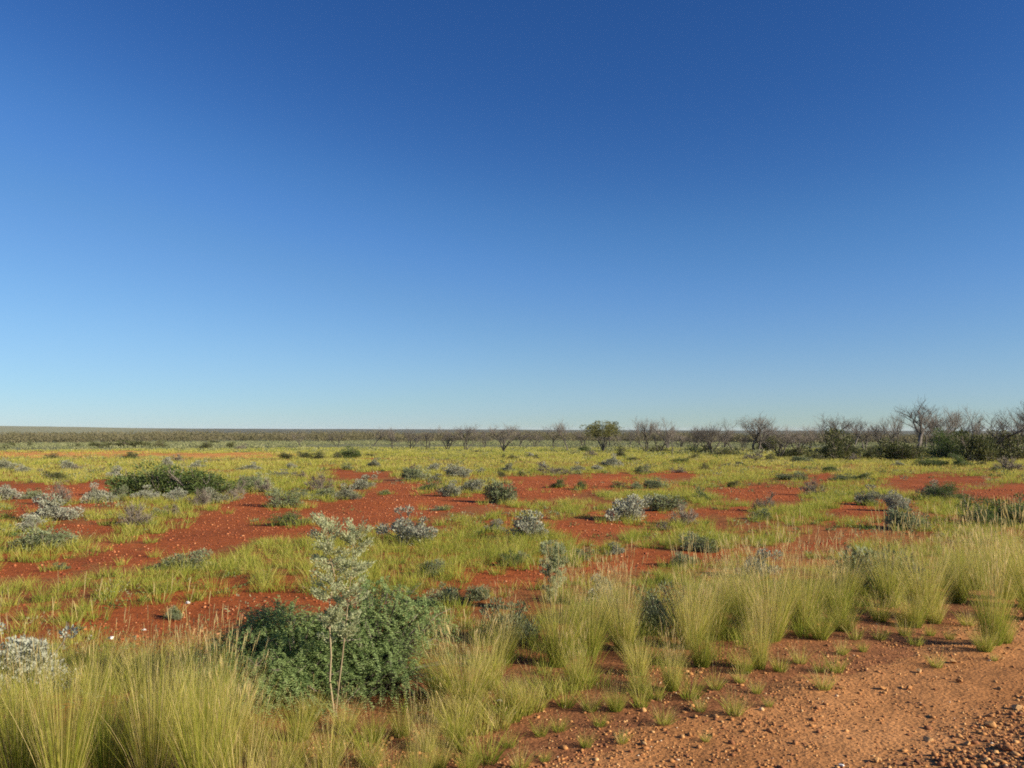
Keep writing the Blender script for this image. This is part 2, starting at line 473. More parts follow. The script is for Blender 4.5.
def build_grass():
    mb = MB()
    #          from  to  tufts/m2 blades  height       width  radius segs
    for (y0, y1, dn, nb, h0, h1, w, rad, sg) in [
        (3.6, 9, 30, 60, .12, .28, .0038, .09, 3), (9, 15, 28, 52, .13, .27, .005, .12, 3), (15, 26, 20, 34, .14, .26, .008, .16, 2),
        (26, 45, 10, 24, .15, .27, .014, .24, 1), (45, 80, 4, 18, .16, .26, .026, .36, 1), (80, 105, 1.6, 14, .14, .24, .05, .5, 1),
    ]:
        X, Y = polar_points(y0, y1, dn)
        Z = plain(X, Y)
        n = fbm(X * .45, Y * .45, 61, 4); big = fbm(X * .12, Y * .2, 71, 3)
        h = rng.uniform(h0, h1, len(X)) * (.75 + .5 * n)
        ok = road_s(X, Y) < -.9 + .5 * n
        px, py = proj(X, Y, Z); _, pt = proj(X, Y, Z + h * .9)
        jx, jy = jig(px, py, X, Y)
        bare = inside(BARE, jx, jy) | inside(BARE, jx, jy + (pt - py)) | inside(BARE, jx, jy + (pt - py) * .5)
        p_or = np.where(inside(ORANGE, jx, jy) | inside(ORANGE, jx, jy + (pt - py)), .35 * sstep(.42, .62, fbm(X * .12, Y * .35, 83, 3)), 1)
        thin = inside(THIN, jx, jy)
        p = sstep(.26, .42, n) * np.where(thin, .8, 1.0) * (.6 + .5 * sstep(.3, .6, big))
        p = np.where(bare, .007, p) * p_or * np.where((road_s(X, Y) > -2.6) & (X < -.4), .25, 1)
        p = np.maximum(p, .03 * ~bare * p_or)
        for gx, gy, gr in FEET:                                     # grass gathers round the feet of the shrubs
            p = np.maximum(p, .55 * np.exp(-((X - gx) ** 2 + (Y - gy) ** 2) / (gr * gr)))
        ok &= rng.uniform(size=len(X)) < p
        X, Y, Z, h, big, n = X[ok], Y[ok], Z[ok], h[ok], big[ok], n[ok]
        k = len(X); rep = lambda a: np.repeat(a, nb)
        hue = .36 + .34 * fbm(X * .3, Y * .3, 91, 3) - .14 + .16 * sstep(25, 55, np.hypot(X, Y)) + rng.normal(0, .07, k)
        ang = rng.uniform(0, 2 * PI, k * nb); rr = rep(rng.uniform(.6, 1.3, k)) * rad * np.sqrt(rng.uniform(0, 1, k * nb))
        O = np.stack([np.cos(ang), np.sin(ang), 0 * ang], 1)
        P = np.stack([rep(X), rep(Y), rep(Z) - .01], 1) + O * rr[:, None]
        lean = rng.uniform(0, .55, k * nb)
        D = O * lean[:, None] + np.array([0, 0, 1]) + rng.normal(0, .12, (k * nb, 3))
        B = O * rng.uniform(0, .35, k * nb)[:, None] - np.array([0, 0, .12])
        hh = rep(h) * rng.uniform(.5, 1.15, k * nb)
        tt = rep(hue) + rng.normal(0, .10, k * nb)
        dead = rng.uniform(size=k * nb) < .10
        tt = np.where(dead, .85, tt)
        blades(mb, P, D, hh, w * rng.uniform(.6, 1.3, k * nb), B, sg, np.clip(tt - .12, 0, 1), np.clip(tt + .16, 0, 1))
    tag(link('grass', mb.mesh('grass', M['grass'])), 'short yellow green grass covering the red plain', 'grass', None, 'stuff')


def build_scrub():
    """low grey green scrub covering the flats beyond the grass"""
    mb = MB()
    X, Y = polar_points(78, 300, .22, 35)
    X2, Y2 = polar_points(56, 84, .35, 35); k = (X2 > .02 * Y2) & (rng.uniform(size=len(X2)) < sstep(0, .35, X2 / Y2) * sstep(54, 66, Y2)); X = np.concatenate([X, X2[k]]); Y = np.concatenate([Y, Y2[k]])
    Z = plain(X, Y); n = fbm(X * .05, Y * .1, 15, 3)
    px, py = proj(X, Y, Z); _, pt = proj(X, Y, Z + .4)
    ok = ~(inside(ORANGE, px, py) | inside(ORANGE, px, pt)) & (rng.uniform(size=len(X)) < sstep(.3, .6, n) * np.where(X > .02 * Y, 1, sstep(70, 100, Y)))
    X, Y, Z = X[ok], Y[ok], Z[ok]; k = len(X); m = 34
    R = rng.uniform(.3, .75, k)
    d = rdirs(k * m); d[:, 2] = np.abs(d[:, 2])
    P = np.repeat(np.stack([X, Y, Z], 1), m, 0) + d * np.repeat(R, m)[:, None] * np.array([1, 1, .6]) * rng.uniform(.3, 1, k * m)[:, None]
    leaves(mb, P, d + rng.normal(0, .5, d.shape), rdirs(k * m), np.repeat(R, m) * .30, np.repeat(R, m) * .15, np.repeat(rng.uniform(0, 1, k), m) * .7 + rng.uniform(0, .3, k * m))
    tag(link('scrub', mb.mesh('scrub', M['scrub'])), 'low grey green scrub on the far flat', 'scrub', None, 'stuff')


def build_herbs():
    """low grey green herbs scattered between the grass and on the red soil"""
    mb = MB()
    for y0, y1, dn, m, L in ((6, 16, 3.5, 34, .035), (16, 34, 2.6, 26, .055), (34, 85, 1.0, 20, .10)):
        X, Y = polar_points(y0, y1, dn)
        Z = plain(X, Y); px, py = proj(X, Y, Z); jx, jy = jig(px, py, X, Y)
        n = fbm(X * .3, Y * .3, 17, 3)
        p = np.where(inside(BARE, jx, jy), .07, .8) * sstep(.35, .6, n)
        ok = (rng.uniform(size=len(X)) < p) & (road_s(X, Y) < -1.2) & ~inside(ORANGE, px, py)
        X, Y, Z = X[ok], Y[ok], Z[ok]; k = len(X)
        R = .05 + .22 * rng.uniform(0, 1, k) ** 2 * (1 + y0 / 40)
        d = rdirs(k * m); d[:, 2] = np.abs(d[:, 2]) * .9 + .05
        P = np.repeat(np.stack([X, Y, Z], 1), m, 0) + d * np.repeat(R, m)[:, None] * np.array([1, 1, .75]) * rng.uniform(.2, 1, k * m)[:, None] ** .6
        tone = np.repeat(np.clip(rng.normal(.45, .3, k), 0, 1), m)
        leaves(mb, P, d + rng.normal(0, .5, d.shape), rdirs(k * m), L * rng.uniform(.6, 1.4, k * m), L * .4, np.clip(tone + rng.normal(0, .1, k * m), 0, 1))
    tag(link('low_herbs', mb.mesh('low_herbs', M['herb'])), 'low grey green herbs scattered through the grass', 'herbs', None, 'stuff')


def build_far_wood():
    """the belt of trees at the foot of the ridge, one mass from here"""
    mb = MB()
    n = 4600
    th = np.radians(rng.uniform(-37, 37, n)); a = np.degrees(th)
    r = 285 + rng.uniform(0, 1, n) ** 1.3 * 170 + (fbm(a * .5, a * 0 + 1, 8, 3) - .5) * 90 - 60 * sstep(5, 15, a)
    X = r * np.sin(th); Y = r * np.cos(th); Z = plain(X, Y)
    keep = fbm(X * .02, Y * .03, 19, 3) > .33
    X, Y, Z, r = X[keep], Y[keep], Z[keep], r[keep]; n = len(X)
    H = rng.uniform(1.5, 3.0, n) * (.75 + .5 * fbm(X * .03, Y * .03, 29, 2)) * (r / 320)
    W = H * rng.uniform(.5, .85, n); tone = rng.uniform(0, 1, n)
    m = 70
    m = 60; d = rdirs(n * m)
    P = np.repeat(np.stack([X, Y, Z + H * .58], 1), m, 0) + d * (np.stack([W, W, H * .45], 1)).repeat(m, 0) * rng.uniform(.35, 1.0, n * m)[:, None] ** .6
    leaves(mb, P, d + rng.normal(0, .6, d.shape), rdirs(n * m), rng.uniform(.3, .6, n * m), rng.uniform(.15, .35, n * m), np.repeat(tone, m) * .75 + rng.uniform(0, .25, n * m))
    for i in range(0, n, 3):
        b = np.array([X[i], Y[i], Z[i] - .1])
        tube(mb, [b, b + [rng.normal(0, .2), 0, H[i] * .4], b + [rng.normal(0, .5), 0, H[i] * .9]], [.10, .08, .04], 3, .6)
    tag(link('far_woodland', mb.mesh('far_woodland', M['wood_far'])), 'brown olive belt of trees at the foot of the ridge', 'woodland', None, 'stuff')


def stones_mesh(mb, X, Y, Z, R, tint):
    v, f = ico(0)
    n = len(X)
    sc = R[:, None] * rng.uniform(.6, 1.3, (n, 3)) * np.array([1, 1, .62])
    a = rng.uniform(0, 2 * PI, n); c, s = np.cos(a)[:, None], np.sin(a)[:, None]
    q = v[None] * rng.uniform(.75, 1.2, (n, 12))[:, :, None] * sc[:, None]
    x = q[..., 0] * c - q[..., 1] * s + X[:, None]; y = q[..., 0] * s + q[..., 1] * c + Y[:, None]; z = q[..., 2] + (Z + R * .2)[:, None]
    mb.add(np.stack([x, y, z], -1), t=(f[None] + (np.arange(n) * 12)[:, None, None]).reshape(-1, 3), tint=np.repeat(tint, 12))


def build_gravel():
    mb = MB()
    n = 170000
    t = rng.uniform(-4, 14, n); s = -.9 + 5.2 * rng.uniform(0, 1, n)
    X = RD0[0] + RDN[0] * s + RDD[0] * t; Y = RD0[1] + RDN[1] * s + RDD[1] * t
    w = .35 + .65 * sstep(.42, .6, fbm(X * 1.7, Y * 1.7, 5, 3)) + 2.2 * np.exp(-((s - 2.1) / .5) ** 2) - .3 * np.exp(-((s - 1.1) / .3) ** 2) - .25 * sstep(.2, -.6, s)
    px, py = proj(X, np.maximum(Y, .5), X * 0)
    ok = (rng.uniform(size=n) < w / 1.6) & (Y > 2.8) & (px > 300) & (px < 1120)
    X, Y, s = X[ok], Y[ok], s[ok]; n = len(X)
    R = np.clip(rng.lognormal(math.log(.0056), .58, n), .0022, .024) * (1 + .55 * np.exp(-((s - 2.15) / .5) ** 2))
    stones_mesh(mb, X, Y, ground(X, Y), R, np.clip(rng.normal(.46, .18, n) - .10 * np.exp(-((s - 2.2) / .5) ** 2), 0, .95))
    tag(link('gravel', mb.mesh('gravel', M['stone'])), 'loose orange brown gravel on the road shoulder', 'gravel', None, 'stuff')
    mb = MB()
    X, Y = polar_points(6.5, 32, 90, 35)
    px, py = proj(X, Y, plain(X, Y)); jx, jy = jig(px, py, X, Y)
    ok = (inside(BARE, jx, jy) | (rng.uniform(size=len(X)) < .12)) & (road_s(X, Y) < -.8) & (rng.uniform(size=len(X)) < .35 + .65 * fbm(X * .5, Y * .5, 66, 2))
    X, Y = X[ok], Y[ok]; n = len(X)
    R = np.clip(rng.lognormal(math.log(.0105), .45, n), .004, .028) * (1 + np.hypot(X, Y) / 120)
    stones_mesh(mb, X, Y, plain(X, Y), R, np.clip(rng.normal(.46, .22, n), 0, .80))
    tag(link('pebbles', mb.mesh('pebbles', M['redstone'])), 'small red and pale pebbles strewn over the red clearings', 'pebbles', None, 'stuff')


# ------------------------------------------------------------------ plants
def shrub_proto(seed, kind):
    """about 2 wide and 1.3 high around the origin; returns (foliage mesh, branches mesh)"""
    r = np.random.default_rng(seed)
    P = dict(silver=dict(l=40, n=170, R=(.20, .34), L=.085, W=.045, mat='silver', st='stem', flat=1.25),
             bluish=dict(l=34, n=160, R=(.22, .36), L=.085, W=.042, mat='bluish', st='stem', flat=1.15),
             olive=dict(l=44, n=120, R=(.24, .40), L=.085, W=.04, mat='olive', st='stem', flat=1.2),
             green=dict(l=44, n=260, R=(.22, .38), L=.065, W=.03, mat='green', st='stem', flat=1.2),
             near_silver=dict(l=42, n=230, R=(.20, .34), L=.07, W=.045, mat='silver_near', st='stem', flat=1.3),
             dry=dict(l=36, n=30, R=(.20, .36), L=.07, W=.025, mat='dryleaf', st='stem', flat=1.3))[kind]
    f, b = MB(), MB()
    k = P['l']
    d = rdirs(k, r); d[:, 2] = np.abs(d[:, 2])
    rad = r.uniform(.25, .95, k) * (.5 + .95 * vnoise(d[:, 0] * 1.6 + seed, d[:, 1] * 1.6 + d[:, 2], seed))
    c = d * rad[:, None] * np.array([1, 1, P['flat']]); c[:, :2] *= np.array([1, r.uniform(.6, 1.0)]); c[:, 0] += r.normal(0, .25) * c[:, 2]
    c[:, 2] = np.maximum(c[:, 2] * r.uniform(.8, 1.12, k), .12)
    for i in range(k):
        R = r.uniform(*P['R']) * r.uniform(.6, 1.25); n = int(P['n'] * (R / P['R'][1]) ** 1.5) + 8
        dd = rdirs(n, r); dd[:, 2] = dd[:, 2] * .8 + .2; rr = r.uniform(.25, 1, n) ** .5
        pos = c[i] + dd * (rr * R)[:, None] * np.array([1, 1, .85])
        pos[:, 2] = np.maximum(pos[:, 2], .02)
        out = unit(dd + c[i] * .5 + r.normal(0, .45, dd.shape) + np.array([0, 0, .45]))
        tn = np.clip(r.uniform(.2, .8) + r.normal(0, .13, n), 0, 1)
        leaves(f, pos, out, rdirs(n, r), P['L'] * r.uniform(.6, 1.4, n), P['W'] * r.uniform(.7, 1.3, n), tn)
        base = np.array([r.normal(0, .05), r.normal(0, .05), -.03])
        m = base * .5 + c[i] * np.array([.55, .55, .38]) + r.normal(0, .05, 3)
        tube(b, [base, m, c[i]], [.026, .018, .010], 4, r.uniform(.1, .9))
        for _ in range(4 if kind != 'dry' else 16):
            e = c[i] + rdirs(1, r)[0] * R * r.uniform(.7, 1.25) + np.array([0, 0, .10])
            e[2] = max(e[2], .03)
            tube(b, [m * .3 + c[i] * .7, c[i] * .5 + e * .5 + r.normal(0, .03, 3), e], [.010, .007, .004], 3, r.uniform(.2, 1))
    return f.mesh(kind + '_foliage', M[P['mat']]), b.mesh(kind + '_branches', M[P['st']])


def tussock_proto(seed, kind='tall'):
    """unit height clump of long grass: leaves + seed stalks"""
    r = np.random.default_rng(seed)
    f, s = MB(), MB()
    nl, ns = dict(tall=(660, 80), leafy=(860, 18), mid=(440, 14), tuft=(120, 4))[kind]
    rad = dict(tall=.13, leafy=.15, mid=.20, tuft=.24)[kind]; w = dict(tall=.0044, leafy=.0044, mid=.0062, tuft=.014)[kind]

    def base(n, sp):
        a = r.uniform(0, 2 * PI, n); q = np.sqrt(r.uniform(0, 1, n))
        O = np.stack([np.cos(a), np.sin(a), 0 * a], 1)
        return O * (q * rad * sp)[:, None] - np.array([0, 0, .02]), O, q
    P, O, q = base(nl, 1)
    wind = np.array([r.normal(0, .06), r.normal(0, .06), 0])
    L = r.uniform(.22, .98, nl) if kind in ('tall', 'leafy') else r.uniform(.3, 1.0, nl)
    D = O * (q * .42 + r.uniform(0, .30, nl) + .5 * (L < .45) * r.uniform(0, 1, nl))[:, None] + np.array([0, 0, 1]) + r.normal(0, .15, (nl, 3)) + wind
    B = O * r.uniform(0, .32, nl)[:, None] - np.array([0, 0, 1]) * r.uniform(0, .16, nl)[:, None]
    t = np.clip(r.normal(.26 if kind == 'leafy' else .36, .17, nl), 0, 1); t = np.where(r.uniform(size=nl) < .17, .92, t)
    blades(f, P, D, L, w * r.uniform(.6, 1.4, nl), B, 4, np.clip(t - .16, 0, 1), np.clip(t + (.34 if kind == 'leafy' else .42), 0, 1), r)
    P, O, q = base(ns, .8)
    D = O * (q * .30 + .03)[:, None] + np.array([0, 0, 1]) + r.normal(0, .11, (ns, 3)) + wind
    B = O * r.uniform(0, .12, ns)[:, None]
    L = r.uniform(.5, 1.06, ns)
    blades(s, P, D, L, w * .55, B, 4, .25, .6, r, .6)
    tip = P + unit(D) * L[:, None] + B * L[:, None]; T = unit(unit(D) + 2 * B)
    hl = r.uniform(.07, .13, ns) * (1.0 if kind == 'tall' else .9)
    for ang in (0, 1, 2):                                           # feathery spike
        blades(s, tip - T * .01, T + r.normal(0, .05, T.shape), hl, w * 1.7, B * .5 + r.normal(0, .06, T.shape), 2, .6, 1.0, r, .25)
    return f.mesh('tussock_leaves', M['tussock']), s.mesh('tussock_stalks', M['straw'])


def bare_tree_proto(seed, stems=2, spread=.5, tw=1.0):
    """leafless mulga, unit height 1"""
    r = np.random.default_rng(seed)
    tr, cr = MB(), MB()

    def grow(p, d, L, rad, depth):
        n = 5; pts = [np.array(p)]; dd = np.array(d)
        for i in range(n - 1):
            dd = unit((dd + r.normal(0, .16, 3) + np.array([0, 0, .06]))[None])[0]
            pts.append(pts[-1] + dd * L / (n - 1))
        rr = np.linspace(rad, rad * (.62 if depth < 3 else .55), n)
        tube(tr if depth < 2 else cr, pts, rr, 5 if depth < 2 else 3, (r.uniform(.15, .7) if depth < 2 else r.uniform(0, 1)))
        if depth >= 4: return
        kids = (4, 5, 5, 4)[depth]
        for k in range(kids):
            u = r.uniform(.35, 1.0) if k else 1.0
            idx = u * (n - 1); i = min(int(idx), n - 2); q = pts[i] + (pts[i + 1] - pts[i]) * (idx - i)
            az = r.uniform(0, 2 * PI); side = np.array([math.cos(az), math.sin(az), r.uniform(-.05, .5)])
            nd = unit((dd * (1.0 - .25 * (k > 0)) + side * r.uniform(.45, .95) * (spread + .45) + np.array([0, 0, .12]))[None])[0]
            grow(q, nd, L * r.uniform(.55, .78), rr[i] * (.72 if k == 0 else .58), depth + 1)
    for s in range(stems):
        a = r.uniform(0, 2 * PI) if stems > 1 else 0
        a = s * 2 * PI / stems + r.normal(0, .4)
        tilt = r.uniform(.25, .6) * (spread + .3) if stems > 1 else .1
        grow([.02 * math.cos(a), .02 * math.sin(a), -.03], [tilt * math.cos(a), tilt * math.sin(a), 1], r.uniform(.33, .42), r.uniform(.015, .022), 0)
    for mb in (tr, cr):                                             # bring the whole to unit height
        pass
    top = max(np.concatenate(cr.v)[:, 2].max(), .5)
    for mb in (tr, cr): mb.v = [v / top for v in mb.v]
    # thicken the far twigs a little: old mulga twigs come in dense sprays
    return tr.mesh('tree_trunk', M['bark']), cr.mesh('tree_crown', M['twig'])


def leafy_tree():
    r = np.random.default_rng(404)
    tr, cr = MB(), MB()
    for k in range(7):
        a = r.uniform(0, 2 * PI); e = np.array([math.cos(a) * r.uniform(.15, .42), math.sin(a) * r.uniform(.15, .42), r.uniform(.66, .8)])
        m = e * [.35, .35, .55] + r.normal(0, .03, 3)
        tube(tr, [[r.normal(0, .02), r.normal(0, .02), -.03], m, e], [.017, .013, .007], 5, r.uniform(.1, .9))
    for k in range(64):
        a = r.uniform(0, 2 * PI); q = math.sqrt(r.uniform(0, 1)) * .5
        c = np.array([math.cos(a) * q, math.sin(a) * q, .76 - q * q * .55 + r.normal(0, .09)])
        R = r.uniform(.05, .14); n = 120
        d = rdirs(n, r); pos = c + d * (R * r.uniform(.3, 1, n) ** .5)[:, None] * [1.2, 1.2, .75]
        leaves(cr, pos, d + [0, 0, .3], rdirs(n, r), .03 * r.uniform(.6, 1.4, n), .014, np.clip(r.uniform(.3, .9) + r.normal(0, .1, n), 0, 1))
        if k % 2 == 0:
            tube(cr, [np.array([c[0] * .4, c[1] * .4, .5]), c * [.8, .8, .9], c], [.010, .007, .004], 3, .2)
    return tr.mesh('tree_trunk', M['bark']), cr.mesh('tree_crown', M['crown'])


def feather_bush(lobes, nspray, seed, lf=.028, mats=('deep', 'stem')):
    """dense bush of drooping ferny sprays; lobes = [(x, y, z, rx, ry, rz)] in metres"""
    r = np.random.default_rng(seed)
    f, b = MB(), MB()
    vol = np.array([l[3] * l[5] for l in lobes]); pr = vol / vol.sum()
    for l, p in zip(lobes, pr):
        c = np.array(l[:3]); R = np.array(l[3:])
        n = int(nspray * p)
        d = rdirs(n, r); d[:, 2] = np.where(d[:, 2] < -.35, -d[:, 2], d[:, 2])
        lump = .80 + .34 * vnoise(d[:, 0] * 3.2 + seed, d[:, 1] * 3.2 + d[:, 2] * 2.3, 5)
        s = c + d * R * (r.uniform(.3, 1, n) ** .5 * lump)[:, None]
        ok = s[:, 2] > .05; s = s[ok]; d = d[ok]; n = len(s)
        out = unit(d * [1, 1, .6] + [0, 0, .25] + r.normal(0, .35, (n, 3)))
        Ls = r.uniform(.10, .22, n); m = 13
        u = np.linspace(0, 1, m)
        P = s[:, None] + out[:, None] * (Ls[:, None] * u)[..., None] + np.array([0, 0, -1]) * (Ls[:, None] * .55 * u ** 2)[..., None]
        T = unit(out[:, None] + np.array([0, 0, -1.1]) * u[None, :, None]); S = unit(np.cross(T, [0.02, .01, 1]))
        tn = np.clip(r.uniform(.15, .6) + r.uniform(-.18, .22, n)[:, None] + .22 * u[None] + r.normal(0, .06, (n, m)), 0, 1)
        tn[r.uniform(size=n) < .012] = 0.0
        for sd in (-1, 1):
            D = unit(T * .55 + sd * S + r.normal(0, .22, T.shape))
            leaves(f, P.reshape(-1, 3), D.reshape(-1, 3), (np.cross(D, T) + r.normal(0, .35, D.shape)).reshape(-1, 3), np.broadcast_to(lf * (1.15 - .55 * u), (n, m)).ravel() * r.uniform(.7, 1.2, n * m), lf * .33, tn.ravel())
        for i in range(0, n, 9):
            base = np.array([(.3 if c[0] > 0 else -.3) + r.normal(0, .06), r.normal(0, .06), -.02])
            tube(b, [base, base * .4 + s[i] * .6 + [0, 0, .06], s[i], P[i, -1]], [.011, .008, .004, .002], 4, r.uniform(0, .8))
    return f.mesh('bush_foliage', M[mats[0]]), b.mesh('bush_branches', M[mats[1]])


def slim_shrub(H, W, seed, stems, crown0, nl):
    """leggy young shrub: forked pale stem, loose silvery crown above"""
    r = np.random.default_rng(seed)
    f, b = MB(), MB()
    for k in range(stems):
        a = -.25 + .5 * k / max(stems - 1, 1) + r.normal(0, .04)
        pts = [np.array([0, 0, -.02])]
        for u in np.linspace(.18, 1, 7):
            pts.append(np.array([a * W * 1.1 * u ** .8 + r.normal(0, .010), r.normal(0, .02) + .05 * (k % 2) * u, H * u * (1 - .06 * k)]))
        tube(b, pts, np.linspace(.0085, .002, len(pts)) * (1 - .12 * k), 6, r.uniform(.3, .8))
        for q in range(44):
            u = crown0 * .75 + (1 - crown0 * .75) * r.uniform(0, 1) ** .75
            i = u * 6.999; j = min(int(i), 6); p = pts[j] + (pts[j + 1] - pts[j]) * (i - j)
            az = r.uniform(0, 2 * PI); wd = W * (.13 + .27 * math.sin(PI * min(max((u - crown0 * .7) / (1.12 - crown0 * .7), 0), 1)))
            e = p + np.array([math.cos(az) * wd, math.sin(az) * wd, r.uniform(.03, .16) * H * .5])
            mid = p * .5 + e * .5 + [0, 0, -.01]
            tube(b, [p, mid, e], [.003, .002, .001], 4, r.uniform(.2, .9))
            n = nl if u > crown0 else nl // 2
            w = r.uniform(.2, 1.05, n)[:, None]; pos = p * (1 - w) + e * w + r.normal(0, .012, (n, 3))
            D = unit(unit((e - p)[None]) + r.normal(0, .6, (n, 3)) + [0, 0, .5])
            leaves(f, pos, D, rdirs(n, r), r.uniform(.018, .034, n), .008, np.clip(r.normal(.5, .22, n), 0, 1))
    return f.mesh('shrub_foliage', M['pale']), b.mesh('shrub_stem', M['palestem'])


def stone_mesh(seed, mat, tint):
    r = np.random.default_rng(seed)
    v, f = ico(2)
    planes = rdirs(9, r); dcut = r.uniform(.30, .75, 9)              # chipped faces
    for n_, d_ in zip(planes, dcut):
        h = v @ n_; v = v - n_ * np.maximum(h - d_, 0)[:, None] * .9
    v = v * (1 + .10 * (vnoise(v[:, 0] * 3 + 9, v[:, 1] * 3 + v[:, 2] * 2, seed) - .5))[:, None]
    mb = MB(); mb.add(v * np.array([1, .8, .6]), t=f, tint=tint)
    return mb.mesh('stone', M[mat])


def place_px(px, base, w, h, back=.35):
    """foot point and metric size of something w x h pixels whose front foot is seen at (px, base)"""
    p = hit(px, base)
    dep = p[1] * CT + (p[2] - EYE) * ST
    s = dep / F
    q = p.copy(); d = unit(np.array([[p[0], p[1]]]))[0]
    q[:2] += d * back * w * s
    q[2] = float(ground(q[0], q[1]))
    return q, w * s, h * s


